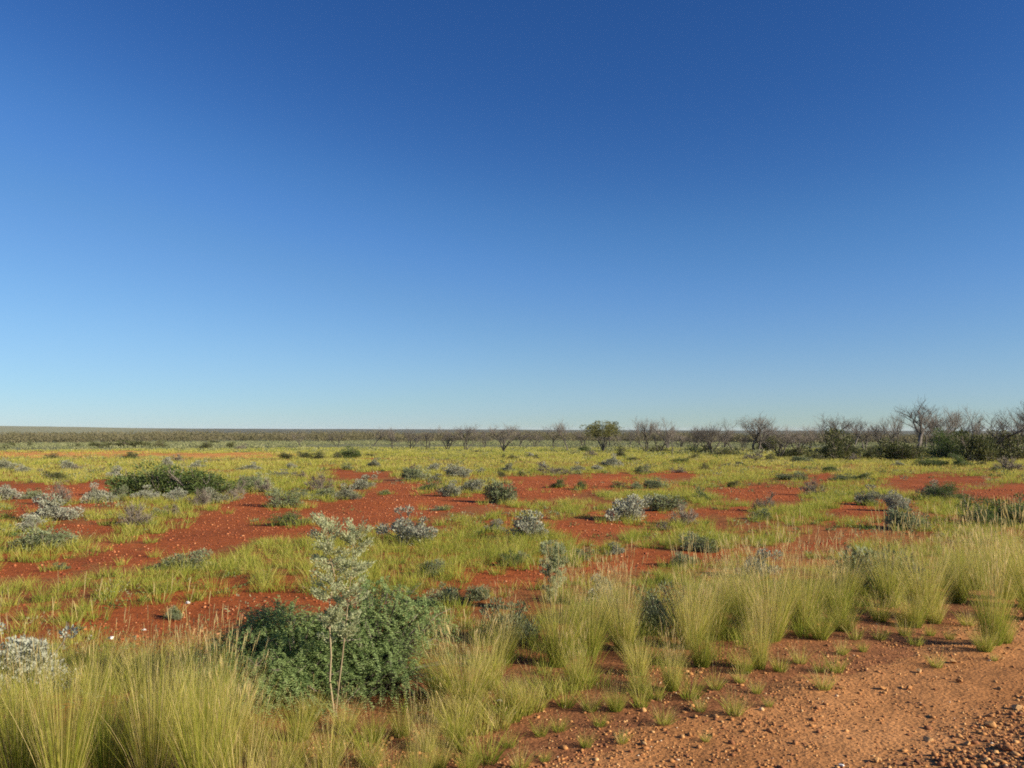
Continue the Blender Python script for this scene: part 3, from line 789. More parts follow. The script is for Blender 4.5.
G1 = 'olive bushes on the far flat'; L1 = 'small dark olive bush on the grey green flat beyond the orange strip'
G2 = 'grey saltbushes in the yellow grass belt'; L2 = 'small grey saltbush out in the yellow grass belt before the trees'
G3 = 'low bushes at the feet of the dead trees'; L3 = 'low dark bush at the feet of the dead trees'
G4 = 'small green shrubs on the clearings'; L4 = 'small green shrub on the edge of a distant red clearing'
PLANTS = [
    # far left flat
    ('o', 30, 445.5, 4, 5, 'tiny upright bush standing alone on the far grey green flat', None),
    ('o', 96.5, 448, 10, 6, L1, G1), ('o', 13, 447, 5, 4, L1, G1), ('o', 5, 449, 8, 4, L1, G1), ('o', 77, 447, 6, 3.5, L1, G1),
    ('o', 116, 447.5, 20, 5, 'leftmost bush of the long low olive row beyond the orange strip', None),
    ('o', 138, 447.5, 28, 6, 'middle and widest bush of the long low olive row beyond the orange strip', None),
    ('o', 159, 447.5, 13, 6.5, 'rightmost bush of the long low olive row beyond the orange strip', None),
    ('o', 205, 448, 16, 5, L1, G1), ('o', 215, 443.5, 9, 3, L1, G1), ('o', 229.5, 448, 8, 5, L1, G1), ('d', 239, 449, 8, 5, L1, G1),
    ('o', 52, 459, 12, 5, 'flat yellowish olive bush on the left part of the orange strip', None),
    ('o', 130, 458.5, 14, 6, 'dark domed olive bush at the near edge of the orange strip', None),
    ('d', 178.5, 462, 13, 7, 'grey olive bush in yellow grass just right above the dark green thicket', None),
    ('o', 287, 459, 11, 6, 'dark bush at the right end of the orange strip', None),
    ('o', 306, 459, 12, 6, 'low olive bush touching its twin in the yellow grass right of the orange strip', None),
    ('o', 319, 459, 12, 6.5, 'low olive bush with a browner twin on its left right of the orange strip', None),
    ('g', 352, 458.5, 18, 10, 'largest light olive bush in the far yellow grass left of the dead trees', None),
    ('o', 338, 457.5, 9, 5, 'low bush touching the largest light olive bush on its left', None),
    ('o', 371, 457, 9, 3, 'flat low bush just right of the largest light olive bush', None),
    # yellow belt left
    ('s', 7, 470.5, 14, 9, 'silvery saltbush with a dark middle at the left edge of the yellow grass', None),
    ('s', 23, 473, 11, 7, L2, G2), ('s', 68, 470, 11, 9, 'dark grey twiggy saltbush with pale top in yellow grass above the first red clearing', None),
    ('d', 77, 471, 10, 6, L2, G2), ('o', 57, 481, 17, 8, 'dull green bush on the far rim of the leftmost red clearing', None), ('d', 41, 473, 9, 4, L2, G2), ('d', 93, 473, 14, 5, L2, G2),
    ('s', 115, 478, 11, 10, 'grey saltbush pressed against the far left of the dark green thicket', None),
    ('s', 168, 467, 10, 8, 'pale dark footed saltbush just behind the dark green thicket', None), ('s', 196, 469, 13, 7, 'low white tipped saltbush behind the right half of the dark green thicket', None),
    ('s', 249, 471, 15, 7, 'wide silver saltbush in yellow grass up and right of the dark green thicket', None),
    ('d', 302, 478, 12, 6, L2, G2), ('s', 282, 477, 17, 6, L2, G2), ('s', 292, 469, 8, 5, L2, G2), ('s', 374, 468, 12, 8, L2, G2),
    ('b', 348, 470, 10, 6, L2, G2), ('s', 434, 471, 10, 7, L2, G2), ('d', 412, 471, 9, 6, L2, G2), ('o', 476, 453.5, 9, 3, L3, G3),
    ('o', 503, 457.5, 5, 3, L3, G3), ('o', 514, 459.5, 8, 4, L3, G3), ('s', 508, 472, 11, 7, L2, G2), ('s', 481, 474, 7, 5, L2, G2), ('o', 502, 477, 7, 5, L4, G4), ('s', 435, 481, 9, 6, L2, G2),
    # dark thicket and its silver skirt
    ('g', 148, 497, 66, 27, 'left one of the two joined dark green bushes behind the silver saltbushes at the left', None),
    ('g', 205, 497, 68, 27, 'right one of the two joined dark green bushes behind the silver saltbushes at the left', None),
    ('s', 100, 503, 21, 16, 'silver saltbush with dark gaps left in front of the dark green thicket', None),
    ('b', 119, 500, 13, 12, 'pale green shrub tucked under the left end of the dark green thicket', None),
    ('s', 145, 501, 18, 13, 'brownish saltbush with a white tip in front of the thicket middle', None),
    ('s', 174, 502, 17, 11, 'light silver saltbush low in front of the dark hollow of the thicket', None),
    ('d', 199, 506, 19, 15, 'brown twiggy saltbush standing foremost before the dark green thicket', None),
    ('s', 212, 504, 18, 13, 'white silver saltbush right of the brown twiggy one by the thicket', None),
    ('d', 231, 501, 16, 17, 'grey brown shrub at the right foot of the dark green thicket', None),
    ('d', 174, 515, 14, 9, 'grey brown shrub on red soil below the middle of the thicket', None), ('b', 157, 516, 13, 7, 'small grey green shrub left of the grey brown one below the thicket', None),
    ('s', 5, 500, 22, 13, 'silver saltbush cut by the left edge beside the leftmost red clearing', None), ('b', 31, 499, 16, 8, 'low grey green shrub on the near rim of the leftmost red clearing', None),
    ('d', 62, 505, 19, 20, 'tall dark stemmed grey shrub with a pale round top left of the thicket', None), ('s', 52, 522, 36, 22, 'wide silvery green saltbush among grass below the leftmost red clearing', None),
    ('d', 137, 527, 28, 20, 'leafless brown haze of a dry shrub above a strip of green grass', None),
    ('s', 28, 533, 22, 13, 'small whitish saltbush on the left between two grassy strips', None), ('b', 38, 552, 40, 17, 'wide blue grey shrub on a mat of green grass at the left', None),
    ('d', 64, 548, 18, 11, 'brownish low shrub beside the wide blue grey shrub at the left', None),
    ('b', 62, 570, 13, 6, 'small blue green shrub alone on the red strip at the left', None),
    ('b', 187, 571, 40, 15, 'long low blue green shrub in the yellow grass left of the pale slim shrub', None), ('b', 174, 620, 14, 11, 'small dull green shrub on bare red soil left of the big green bush', None),
    # middle clearing
    ('b', 254, 491, 26, 14, 'grey green shrub at the far left end of the broad red clearing', None), ('d', 266, 493, 16, 12, 'dark twiggy shrub joined to the grey green one at the end of the clearing', None),
    ('d', 321, 492, 23, 16, 'rounded purple grey saltbush on the far rim of the broad red clearing', None), ('b', 328, 498, 14, 8, 'bright grassy shrub at the foot of the purple grey saltbush', None),
    ('b', 303, 499, 17, 9, 'low grey shrub between the two rounded saltbushes of the clearing', None),
    ('b', 283, 508.5, 27, 16, 'grey green dome shrub standing out on the red clearing', None),
    ('s', 362, 490, 18, 12, 'grey saltbush on the rim of the clearing above a whiter one', None), ('s', 348, 500, 17, 13, 'whitish saltbush with a green foot on the rim of the clearing', None),
    ('b', 386, 494.5, 11, 4, 'tiny flat shrub alone on the red soil of the broad clearing', None), ('g', 293, 526, 36, 11, 'flat green shrub in the middle of the broad red clearing', None),
    ('s', 408, 546, 40, 32, 'two lobed white silver saltbush at the near edge of the broad red clearing', None),
    ('b', 414, 481, 23, 12, 'half green half grey shrub on the far side of the broad red clearing', None), ('s', 458, 478, 23, 11, 'broad silver saltbush in yellow grass behind the right of the broad clearing', None),
    ('g', 431, 490, 20, 8, 'fresh green low shrub on a tongue of the broad red clearing', None), ('s', 450, 497, 17, 13, 'silver saltbush with a light green foot at the right of the broad clearing', None),
    ('s', 472, 493, 19, 12, 'white tipped saltbush right of the silver one with a green foot', None), ('b', 496, 504, 24, 19, 'tall grey green saltbush casting a long dark shadow on the red clearing', None),
    ('b', 441, 511, 17, 4, 'thin flat grey shrub low on the right of the broad clearing', None), ('s', 495, 532, 15, 10, 'grey saltbush buried in yellow grass right of the two lobed one', None),
    ('s', 530, 541, 34, 24, 'wide silver grey saltbush with green feet in grass at the middle of the plain', None),
    ('b', 432, 577, 21, 14, 'blue grey shrub on thin grass up and right of the big green bush', None), ('g', 508, 567, 18, 12, 'dark green shrub on thin grass in the middle of the plain', None), ('b', 521, 563, 14, 10, 'grey shrub touching the dark green one in the middle of the plain', None),
    ('b', 448, 607, 26, 17, 'round blue grey shrub right behind the big green bush', None), ('b', 481, 602, 18, 12, 'grey shrub between the round blue grey one and the tall grass', None),
    ('b', 512, 645, 44, 36, 'grey green shrub half hidden by the tall grass right of the big bush', None),
    # middle right
    ('g', 584, 452, 9, 6, 'bright green round bush left of the leafy tree', None), ('d', 592, 456, 13, 5, 'grey low shrub in front of the leafy tree', None), ('o', 621, 457.5, 8, 11, 'upright dark shrub right of the leafy tree', None),
    ('s', 531, 457, 7, 4, L2, G2), ('o', 537, 459, 8, 4, L3, G3), ('s', 610, 467.5, 15, 11, 'largest silver saltbush in the yellow belt in front of the leafy tree', None), ('o', 631, 461.5, 10, 4, L3, G3),
    ('d', 560, 475, 26, 11, 'wide grey brown shrub on the far rim of the narrow central clearing', None), ('s', 578, 473, 10, 9, 'pale and dark saltbush right beside the wide grey brown shrub', None), ('s', 598, 471, 10, 5, L2, G2),
    ('o', 522, 476, 6, 4, L4, G4), ('s', 543, 469, 6, 6, L2, G2), ('b', 643, 474, 13, 8, L4, G4),
    ('g', 557, 488, 13, 8, 'green shrub on red soil, left of a pair in the narrow central clearing', None), ('g', 580, 490, 10, 8, 'green shrub on red soil, right of a pair in the narrow central clearing', None),
    ('o', 619, 488, 13, 5, L4, G4), ('b', 637, 489, 11, 6, L4, G4), ('b', 655, 489, 19, 8, 'grey green shrub at the right end of the narrow central clearing', None),
    ('s', 629, 522, 33, 23, 'biggest saltbush of the right half, silver with a dark shadow on its left', None), ('b', 659, 512, 31, 14, 'dark grey green shrub right behind the biggest saltbush', None),
    ('o', 704, 471, 9, 7, 'dark compact bush at the tip of a short red strip', None), ('d', 680, 473, 14, 5, 'brown low shrub along a short red strip', None), ('g', 702, 501, 15, 11, 'dark green shrub at the left end of the right hand clearing', None),
    ('d', 684, 526, 26, 17, 'brownish green shrub at the end of the strip right of the biggest saltbush', None), ('d', 664, 531, 15, 8, 'dark brown clump at the foot of the brownish green shrub', None),
    ('b', 581, 561, 19, 10, 'grey shrub at the left end of the lowest red strip', None), ('s', 616, 555, 13, 10, 'small silver shrub in grass above the lowest red strip', None), ('b', 698, 553, 30, 15, 'grey green shrub on the right end of the lowest red strip', None),
    ('b', 681, 568, 24, 13, 'grey shrub just above the tips of the tall grass', None), ('s', 600, 608, 28, 24, 'silver shrub showing between tall straw stalks', None),
    ('s', 757, 580, 30, 24, 'silver grey shrub behind the tall grass right of centre', None),
    ('o', 726, 466.5, 7, 3, L3, G3), ('o', 740, 465, 8, 3, L3, G3), ('o', 695, 459, 9, 5, L3, G3), ('g', 681, 463, 13, 5, L3, G3), ('d', 749, 460, 15, 8, 'grey leafless shrub before the wide pair of dead trees', None),
    ('o', 771, 460.5, 10, 6, L3, G3), ('o', 757.5, 461.5, 5, 3, L3, G3), ('o', 732, 487, 11, 5, L4, G4),
    # right
    ('o', 816, 460.5, 16, 7, L3, G3), ('o', 834, 460, 36, 29, 'tall yellowish olive bush below three thin dead stems', None), ('d', 853, 461.5, 12, 7, 'grey shrub at the right foot of the yellowish olive bush', None), ('b', 800, 463, 16, 6, L3, G3),
    ('g', 829, 472, 11, 6, L4, G4), ('b', 784, 480, 17, 5, L4, G4), ('g', 860, 480, 15, 6, L4, G4), ('b', 841, 481, 19, 6, L4, G4), ('b', 801, 480, 11, 7, L4, G4),
    ('d', 814, 496, 20, 14, 'bare grey twiggy shrub by the long right hand clearing', None),
    ('o', 905, 461, 38, 19, 'wide olive bush below the tallest dead tree', None), ('g', 940, 459, 33, 25, 'dark green bush right of the tallest dead tree', None), ('o', 979, 463, 32, 27, 'darkest bush at the foot of the forked dead tree', None),
    ('o', 1013, 460, 42, 25, 'broad olive bush at the right edge below dead branches', None),
    ('o', 870, 459, 18, 11, 'small olive bush between the yellowish bush and the wide one', None), ('o', 790, 458, 26, 10, 'low dull bush below two crossing dead trees', None), ('o', 768, 452, 20, 14, 'dark rounded bush behind the wide pair of dead trees', None),
    ('o', 725, 456, 22, 7, L3, G3), ('o', 705, 454, 18, 8, L3, G3), ('g', 690, 452, 16, 6, L3, G3), ('o', 852, 455, 24, 9, L3, G3), ('o', 885, 456, 26, 11, L3, G3), ('g', 958, 458, 24, 13, L3, G3), ('o', 998, 457, 26, 16, L3, G3), ('o', 660, 452, 18, 6, L3, G3),
    ('s', 900, 466, 9, 4, L2, G2), ('g', 934, 466.5, 23, 7, 'flat fresh green bush in front of the dark green bush', None), ('g', 963, 467, 16, 11, 'round dark green ball of a bush before the dead trees', None), ('o', 980, 466, 8, 4, L3, G3),
    ('d', 1010, 471, 24, 12, 'grey brown leafless shrub near the right edge in yellow grass', None),
    ('d', 759, 512, 17, 17, 'leafless grey shrub on grass between two right hand clearings', None), ('b', 764, 520, 19, 9, 'dark blue green low shrub below the leafless grey one', None),
    ('s', 872, 506, 22, 17, 'round silver saltbush casting a long shadow over red soil at the right', None), ('s', 898, 512, 19, 17, 'grey silver saltbush right of the round one at the right', None),
    ('s', 932, 498, 16, 14, 'white silver saltbush at the left end of a loose grey green shrub on the right', None), ('g', 950, 501, 34, 15, 'loose grey green shrub joined to the white silver saltbush', None),
    ('b', 901, 531, 32, 18, 'bluish shrub in grass left of the dark bush by the right edge', None),
    ('g', 982, 527, 40, 26, 'left one of two joined dark green bushes behind the tall grass at the right edge', None), ('g', 1016, 527, 40, 26, 'right one of two joined dark green bushes, cut by the right edge', None),
    ('b', 868, 592, 60, 34, 'dark grey green shrub inside the tall grass on the right', None), ('b', 652, 636, 44, 40, 'grey green shrub added to fill the shadowed gap between tall grass tussocks right of centre', None),  # second shrub is added where the tussock gap holds only shadow
]
FEET = []
for _k, _px, _b, _w, _h, _l, _g in PLANTS:
    if _b > 466 and _k in 'sbdg':
        _q, _wm, _hm = place_px(_px, _b, _w, _h, .1)
        FEET.append((_q[0], _q[1], .75 * _wm))

build_ground(); build_shoulder(); build_grass(); build_scrub(); build_herbs(); build_far_wood(); build_gravel()
# ------------------------------------------------------------------ the single plants and stones
def bounds(*meshes):
    lo = np.full(3, 1e9); hi = -lo
    for me in meshes:
        a = np.empty(len(me.vertices) * 3, np.float32); me.vertices.foreach_get('co', a); a = a.reshape(-1, 3)
        lo = np.minimum(lo, np.percentile(a, 1.0, axis=0)); hi = np.maximum(hi, np.percentile(a, 99.6, axis=0))
    return lo, hi


class Kit:
    """a few plants of one kind; place() stands a copy (thing + parts, sharing mesh data) on the ground"""

    def __init__(s, name, cat, protos, parts, squash=False):
        s.squash = squash; s.name, s.cat, s.parts, s.k = name, cat, parts, 0
        s.protos = protos
        s.dim = []
        for p in protos:
            lo, hi = bounds(*p)
            s.dim.append((.5 * (hi[0] - lo[0] + hi[1] - lo[1]), hi[2]))

    def place(s, px, base, w, h, label, group=None, back=.35, rz=None, which=None, name=None, cat=None):
        i = (s.k if which is None else which) % len(s.protos); s.k += 1
        q, wm, hm = place_px(px, base, w, h, back)
        W, H = s.dim[i]
        rz = rng.uniform(0, 2 * PI) if rz is None else rz
        k = rng.uniform(.72, 1.0) if s.squash else 1
        rz = (-math.atan2(q[0], q[1]) + rng.normal(0, .35)) if s.squash and which is None else rz
        if s.squash and rng.uniform() < .5: rz += PI
        return thing(name or s.name, label, cat or s.cat, q, rz, (wm / W, k * wm / W, hm / H), group, list(zip(s.parts, s.protos[i])))


FB = ('foliage', 'branches')
silver = Kit('saltbush', 'shrub', [shrub_proto(100 + i, 'silver') for i in range(8)], FB, True)
bluish = Kit('shrub', 'shrub', [shrub_proto(200 + i, 'bluish') for i in range(5)], FB, True)
olive = Kit('bush', 'bush', [shrub_proto(300 + i, 'olive') for i in range(4)], FB, True)
green = Kit('bush', 'bush', [shrub_proto(400 + i, 'green') for i in range(5)], FB, True)
dry = Kit('dry_shrub', 'shrub', [shrub_proto(500 + i, 'dry') for i in range(4)], FB, True)
K = dict(s=silver, b=bluish, o=olive, g=green, d=dry)

for k, px, base, w, h, lab, grp in PLANTS:
    K[k].place(px, base, w * 1.22, h * 1.2, lab, grp)

# the near bushes
near_silver = Kit('saltbush', 'shrub', [shrub_proto(777, 'near_silver')], FB)
near_silver.place(26, 692, 92, 64, 'near silver white saltbush rising behind the tall grass at the left edge', None)

def bush_lobes():
    """two broad mounds made of many drooping clumps, with dark hollows between them"""
    r = np.random.default_rng(52); out = []
    for (cx, cy, rx, ry, h, n) in ((.34, .02, .56, .40, .70, 30), (-.44, -.02, .54, .38, .54, 26), (.0, .08, .40, .34, .52, 10), (-.44, -.28, .46, .20, .28, 14), (.34, -.28, .36, .14, .28, 6)):
        for _ in range(n):
            a = r.uniform(0, 2 * PI); u = r.uniform(0, 1) ** .6
            x, y = math.cos(a) * u, math.sin(a) * u
            k = r.uniform(.13, .22)
            z = h * (1 - u ** 2.4) * r.uniform(.72, 1.0) + .10
            out.append((cx + rx * x, cy + ry * y, max(z - k * .6, .10), k * r.uniform(.9, 1.3), k, k * r.uniform(.8, 1.1)))
    return out + [(.32, .05, .30, .34, .28, .26), (-.32, .03, .22, .34, .26, .20)]


q, wm, hm = place_px(334, 702, 200, 120, .15)
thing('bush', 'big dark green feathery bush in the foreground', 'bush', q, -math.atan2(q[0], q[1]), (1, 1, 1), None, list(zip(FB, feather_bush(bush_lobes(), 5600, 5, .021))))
q, wm, hm = place_px(335, 716, 55, 196, 0)
thing('young_shrub', 'pale slim shrub on a forked stem before the big dark green bush', 'shrub', q, 0, (1, 1, 1), None, list(zip(('foliage', 'stem'), slim_shrub(hm * .97, wm * .88, 3, 2, .40, 95))))
q, wm, hm = place_px(553, 612, 32, 80, 0)
thing('young_shrub', 'small pale slim shrub rising above the grass right of centre', 'shrub', q, 0, (1, 1, 1), None, list(zip(('foliage', 'stem'), slim_shrub(hm * .84, wm * .7, 18, 2, .2, 75))))

# trees
dead = Kit('dead_tree', 'tree', [bare_tree_proto(*a) for a in ((42, 2, .6), (47, 3, .45), (56, 1, .6), (61, 1, .45), (63, 3, .45), (58, 2, .6), (55, 3, .8), (54, 2, .8))], ('trunk', 'crown'))
G5 = 'thin dead trees in the tree belt'; L5 = 'small thin dead tree among the far brown belt of trees'
for px, base, w, h, which, lab, grp in [
    (608, 449, 20, 18, 4, L5, G5), (668, 449, 22, 22, 5, L5, G5), (704, 448, 20, 20, 0, L5, G5), (725, 449, 22, 20, 6, L5, G5), (810, 450, 24, 24, 7, L5, G5), (924, 448, 22, 28, 5, L5, G5), (972, 449, 26, 32, 1, L5, G5), (484, 448, 18, 17, 7, L5, G5), (583, 447, 18, 16, 5, L5, G5),
    (374, 447, 14, 19, 2, L5, G5), (392, 448, 18, 20, 0, L5, G5), (411, 449, 20, 20, 1, L5, G5), (428, 449, 18, 18, 4, L5, G5), (337, 447, 16, 15, 0, L5, G5), (300, 448, 16, 15, 3, L5, G5),
    (447, 450, 26, 23, 1, 'spreading leafless tree left of a taller one at the left end of the dead trees', None), (466, 450, 26, 25, 4, 'leafless tree whose twigs just top the ridge, third from the leafy tree', None),
    (504, 452, 32, 27, 6, 'dead tree alone with a wide twig fan left of the leafy tree', None), (553, 448, 24, 24, 3, 'low forked dead tree left of the leafy tree', None),
    (567, 451, 16, 31, 2, 'slender dead tree with one long bare limb beside the leafy tree', None), (535, 447, 18, 16, 1, L5, G5), (520, 447, 16, 16, 5, L5, G5),
    (646, 452, 26, 33, 4, 'many stemmed dead tree just right of the leafy tree', None), (659, 453, 28, 34, 0, 'dead tree with pale stems, second right of the leafy tree', None), (680, 448, 20, 16, 1, L5, G5), (629, 448, 18, 17, 3, L5, G5),
    (695, 451, 24, 24, 6, 'low dead tree left of a broad domed dead tree', None), (713, 454, 36, 33, 1, 'broad domed dead tree near the middle of the row', None), (734, 451, 16, 19, 2, L5, G5), (743, 452, 14, 17, 4, L5, G5),
    (756, 452, 36, 36, 5, 'left tree of the wide pair of dead trees', None), (764, 452, 34, 33, 3, 'right tree of the wide pair of dead trees', None),
    (779, 458, 30, 29, 6, 'dead tree left of the pale grey one by the yellowish olive bush', None), (797, 454, 32, 27, 1, 'pale grey dead tree left of the yellowish olive bush', None),
    (838, 452, 36, 36, 4, 'dead tree rising out of the yellowish olive bush', None), (853, 447, 24, 29, 2, 'thin upright dead tree right of the yellowish olive bush', None), (865, 452, 22, 27, 5, 'small dead tree before a pale green gap right of the yellowish olive bush', None),
    (884, 454, 30, 38, 1, 'twiggy dead tree left of the tallest dead tree', None), (896, 450, 24, 33, 0, 'dead tree touching the tallest one on its left', None),
    (915, 450, 48, 50, 2, 'tallest dead tree with a round twig crown', None), (932, 451, 28, 36, 4, 'dead tree touching the tallest one on its right', None),
    (946, 455, 36, 45, 6, 'dead tree behind the dark green bush', None), (962, 453, 34, 44, 0, 'dead tree with upright limbs left of the forked one', None),
    (987, 459, 52, 48, 3, 'widely forked dead tree with a V of black limbs', None), (1013, 451, 36, 40, 1, 'dead tree right of the widely forked one, second from the right edge', None), (1030, 450, 40, 48, 6, 'dead tree half cut by the right edge', None),
]:
    dead.place(px, base, w * 1.1, h * 1.06, lab, grp, 0, which=which, rz=0. if px in (915, 987) else None)
leafy = Kit('leafy_tree', 'tree', [leafy_tree()], ('trunk', 'crown'))
leafy.place(603, 452, 38, 31, 'only leafy tree on the horizon, with an umbrella crown', None, 0)
q, wm, hm = place_px(672, 457, 2, 18, 0)
mb = MB(); tube(mb, [[0, 0, -.1], [.02, 0, hm * .5], [-.05, .02, hm]], [.035, .03, .02], 6, .6); tube(mb, [[.01, 0, hm * .55], [.25, .05, hm * .8]], [.02, .01], 5, .6)
o = link('dead_tree', mb.mesh('dead_stem', M['bark'])); o.location = q; tag(o, 'thin pale dead stem standing alone before the dead trees', 'dead tree')

# the tall grass along the gravel
LS = ('leaves', 'seed_stalks')
tall = Kit('grass_tussock', 'grass tussock', [tussock_proto(600 + i) for i in range(6)], LS)
leafy_tall = Kit('grass_tussock', 'grass tussock', [tussock_proto(640 + i, 'leafy') for i in range(4)], LS)
mid = Kit('grass_tussock', 'grass tussock', [tussock_proto(650 + i, 'mid') for i in range(4)], LS)
tuft = Kit('grass_tuft', 'grass tuft', [tussock_proto(680 + i, 'tuft') for i in range(4)], LS)
G6 = 'tall grass tussocks lining the gravel'; L6 = 'tall straw tipped grass tussock in the dense row along the gravel'
G7 = 'tall tussocks at the lower left'; L7 = 'tall grass tussock in the mass filling the lower left corner'
G8 = 'small tufts on the gravel'; L8 = 'small green grass tuft growing on the bare gravel'
G9 = 'low tussocks at the front of the grass row'; L9 = 'low bushy grass tussock at the front of the tall row'
G10 = 'low grass at the bottom centre'; L10 = 'low loose grass tussock below the big green bush'
for px, base, w, h, kind, lab, grp in [
    (993, 646, 66, 122, 't', 'lone narrow footed tall tussock standing on the gravel at the right', None),
    (925, 620, 76, 100, 't', 'wide tall tussock left of the lone one with a shaded gap between', None),
    (958, 604, 60, 82, 't', L6, G6), (890, 608, 64, 82, 't', L6, G6), (1005, 600, 62, 80, 't', L6, G6), (1030, 606, 70, 92, 't', L6, G6),
    (838, 622, 60, 72, 't', L6, G6), (803, 630, 72, 98, 't', L6, G6), (772, 642, 76, 106, 't', 'tall golden tussock, bushiest of the row right of centre', None),
    (745, 632, 62, 82, 't', L6, G6), (760, 670, 44, 84, 't', 'thin straw tussock in front of the bushy golden one', None), (715, 640, 66, 86, 't', L6, G6), (690, 650, 70, 98, 't', L6, G6),
    (624, 652, 66, 88, 't', L6, G6), (672, 692, 46, 62, 't', L9, G9), (702, 668, 50, 66, 'm', L9, G9), (590, 656, 66, 90, 't', L6, G6),
    (558, 668, 70, 98, 't', L6, G6), (577, 690, 46, 62, 't', L9, G9), (505, 664, 52, 66, 't', L6, G6), (490, 690, 54, 70, 'm', L9, G9),
    (466, 714, 96, 96, 't', 'big round green tussock at the right foot of the big dark green bush', None), (438, 700, 60, 74, 't', L6, G6),
    (820, 640, 46, 44, 'm', L9, G9), (640, 676, 46, 50, 'm', L9, G9), (905, 626, 36, 34, 'm', L9, G9), (845, 632, 44, 38, 'm', L9, G9),
    (985, 652, 40, 36, 'm', L9, G9), (1005, 644, 36, 40, 'm', L9, G9), (915, 628, 40, 44, 'm', L9, G9), (935, 624, 40, 40, 'm', L9, G9), (880, 622, 44, 40, 'm', L9, G9), (745, 674, 40, 36, 'm', L9, G9),
    (640, 694, 40, 34, 'm', L9, G9), (525, 716, 46, 50, 'm', L9, G9), (470, 722, 60, 44, 'm', L9, G9), (440, 724, 50, 44, 'm', L9, G9), (505, 712, 44, 46, 'm', L9, G9), (1035, 620, 60, 60, 'm', L9, G9),
    (616, 712, 38, 38, 'm', 'round yellow green tussock alone on stones before the row', None),
    (735, 612, 60, 66, 't', L6, G6), (980, 590, 60, 68, 't', L6, G6), (850, 596, 50, 52, 'm', L6, G6), (610, 626, 54, 56, 't', L6, G6),
    (20, 802, 92, 150, 't', L7, G7), (62, 815, 90, 172, 't', L7, G7), (106, 795, 88, 140, 't', L7, G7), (152, 803, 96, 162, 't', L7, G7), (192, 778, 88, 138, 't', L7, G7), (226, 772, 84, 138, 't', 'rightmost tall tussock of the lower left mass, beside the big bush', None),
    (-25, 805, 90, 150, 't', L7, G7), (72, 674, 60, 34, 'm', L7, G7), (112, 670, 60, 32, 'm', L7, G7), (150, 668, 60, 32, 'm', L7, G7), (188, 666, 60, 34, 'm', L7, G7), (222, 664, 50, 36, 'm', L7, G7), (140, 690, 70, 50, 'm', L7, G7), (95, 694, 70, 50, 'm', L7, G7), (190, 690, 70, 50, 'm', L7, G7), (92, 760, 70, 90, 'm', L7, G7), (30, 765, 70, 96, 'm', L7, G7), (205, 815, 90, 150, 't', L7, G7), 
    (255, 766, 60, 84, 'm', L7, G7), (240, 822, 76, 100, 'm', L7, G7), (165, 744, 76, 86, 't', L7, G7), (205, 738, 70, 84, 't', L7, G7),
    (330, 770, 62, 56, 'm', L10, G10), (292, 775, 60, 70, 'm', L10, G10), (370, 768, 54, 42, 'm', L10, G10), (345, 735, 50, 44, 'm', L10, G10), (300, 742, 54, 56, 'm', L10, G10), (272, 800, 60, 70, 'm', L10, G10), (390, 790, 60, 50, 'm', L10, G10), (350, 808, 70, 60, 'm', L10, G10),
    (455, 748, 50, 46, 'm', L10, G10), (428, 752, 44, 44, 'm', L10, G10), (402, 738, 44, 40, 'm', L10, G10), (375, 742, 40, 36, 'm', L10, G10), (468, 776, 44, 40, 'm', L10, G10), (320, 800, 60, 60, 'm', L10, G10), (312, 722, 44, 40, 'm', L10, G10),
    (418, 806, 44, 104, 't', 'sparse straw coloured stalks at the bottom edge left of the gravel', None), (440, 770, 40, 44, 'm', L10, G10),
]:
    (mid if kind == 'm' else leafy_tall if grp == G7 else tall).place(px, base, w * .9, h * rng.uniform(.94, 1.08) * (1.34 if grp == G7 else 1.2 if grp == G6 else 1.08), lab, grp, .12)
for px, base, h in [
    (735, 716, 30), (512, 722, 38), (559, 732, 22), (541, 737, 22), (586, 748, 20), (622, 744, 18), (664, 725, 26), (706, 742, 14), (487, 764, 46), (823, 690, 26), (820, 672, 18), (837, 673, 26), (757, 694, 18), (740, 683, 20),
    (916, 646, 20), (937, 668, 20), (863, 652, 14), (994, 661, 10), (968, 626, 22), (769, 707, 14), (459, 736, 44), (480, 735, 34), (509, 748, 22), (466, 752, 30), (566, 708, 30), (535, 712, 34), (548, 700, 34), (590, 712, 28), (640, 708, 30),
    (690, 700, 32), (655, 700, 28), (715, 690, 24), (780, 672, 24), (800, 664, 22), (880, 640, 20), (855, 640, 22), (950, 640, 14), (520, 770, 26), (545, 762, 16), (500, 730, 40), (700, 712, 20), (842, 655, 18), (600, 727, 20), (930, 636, 16), (905, 636, 22),
]:
    tuft.place(px, base, h * 1.25, h * 1.1, L8, G8, .1)

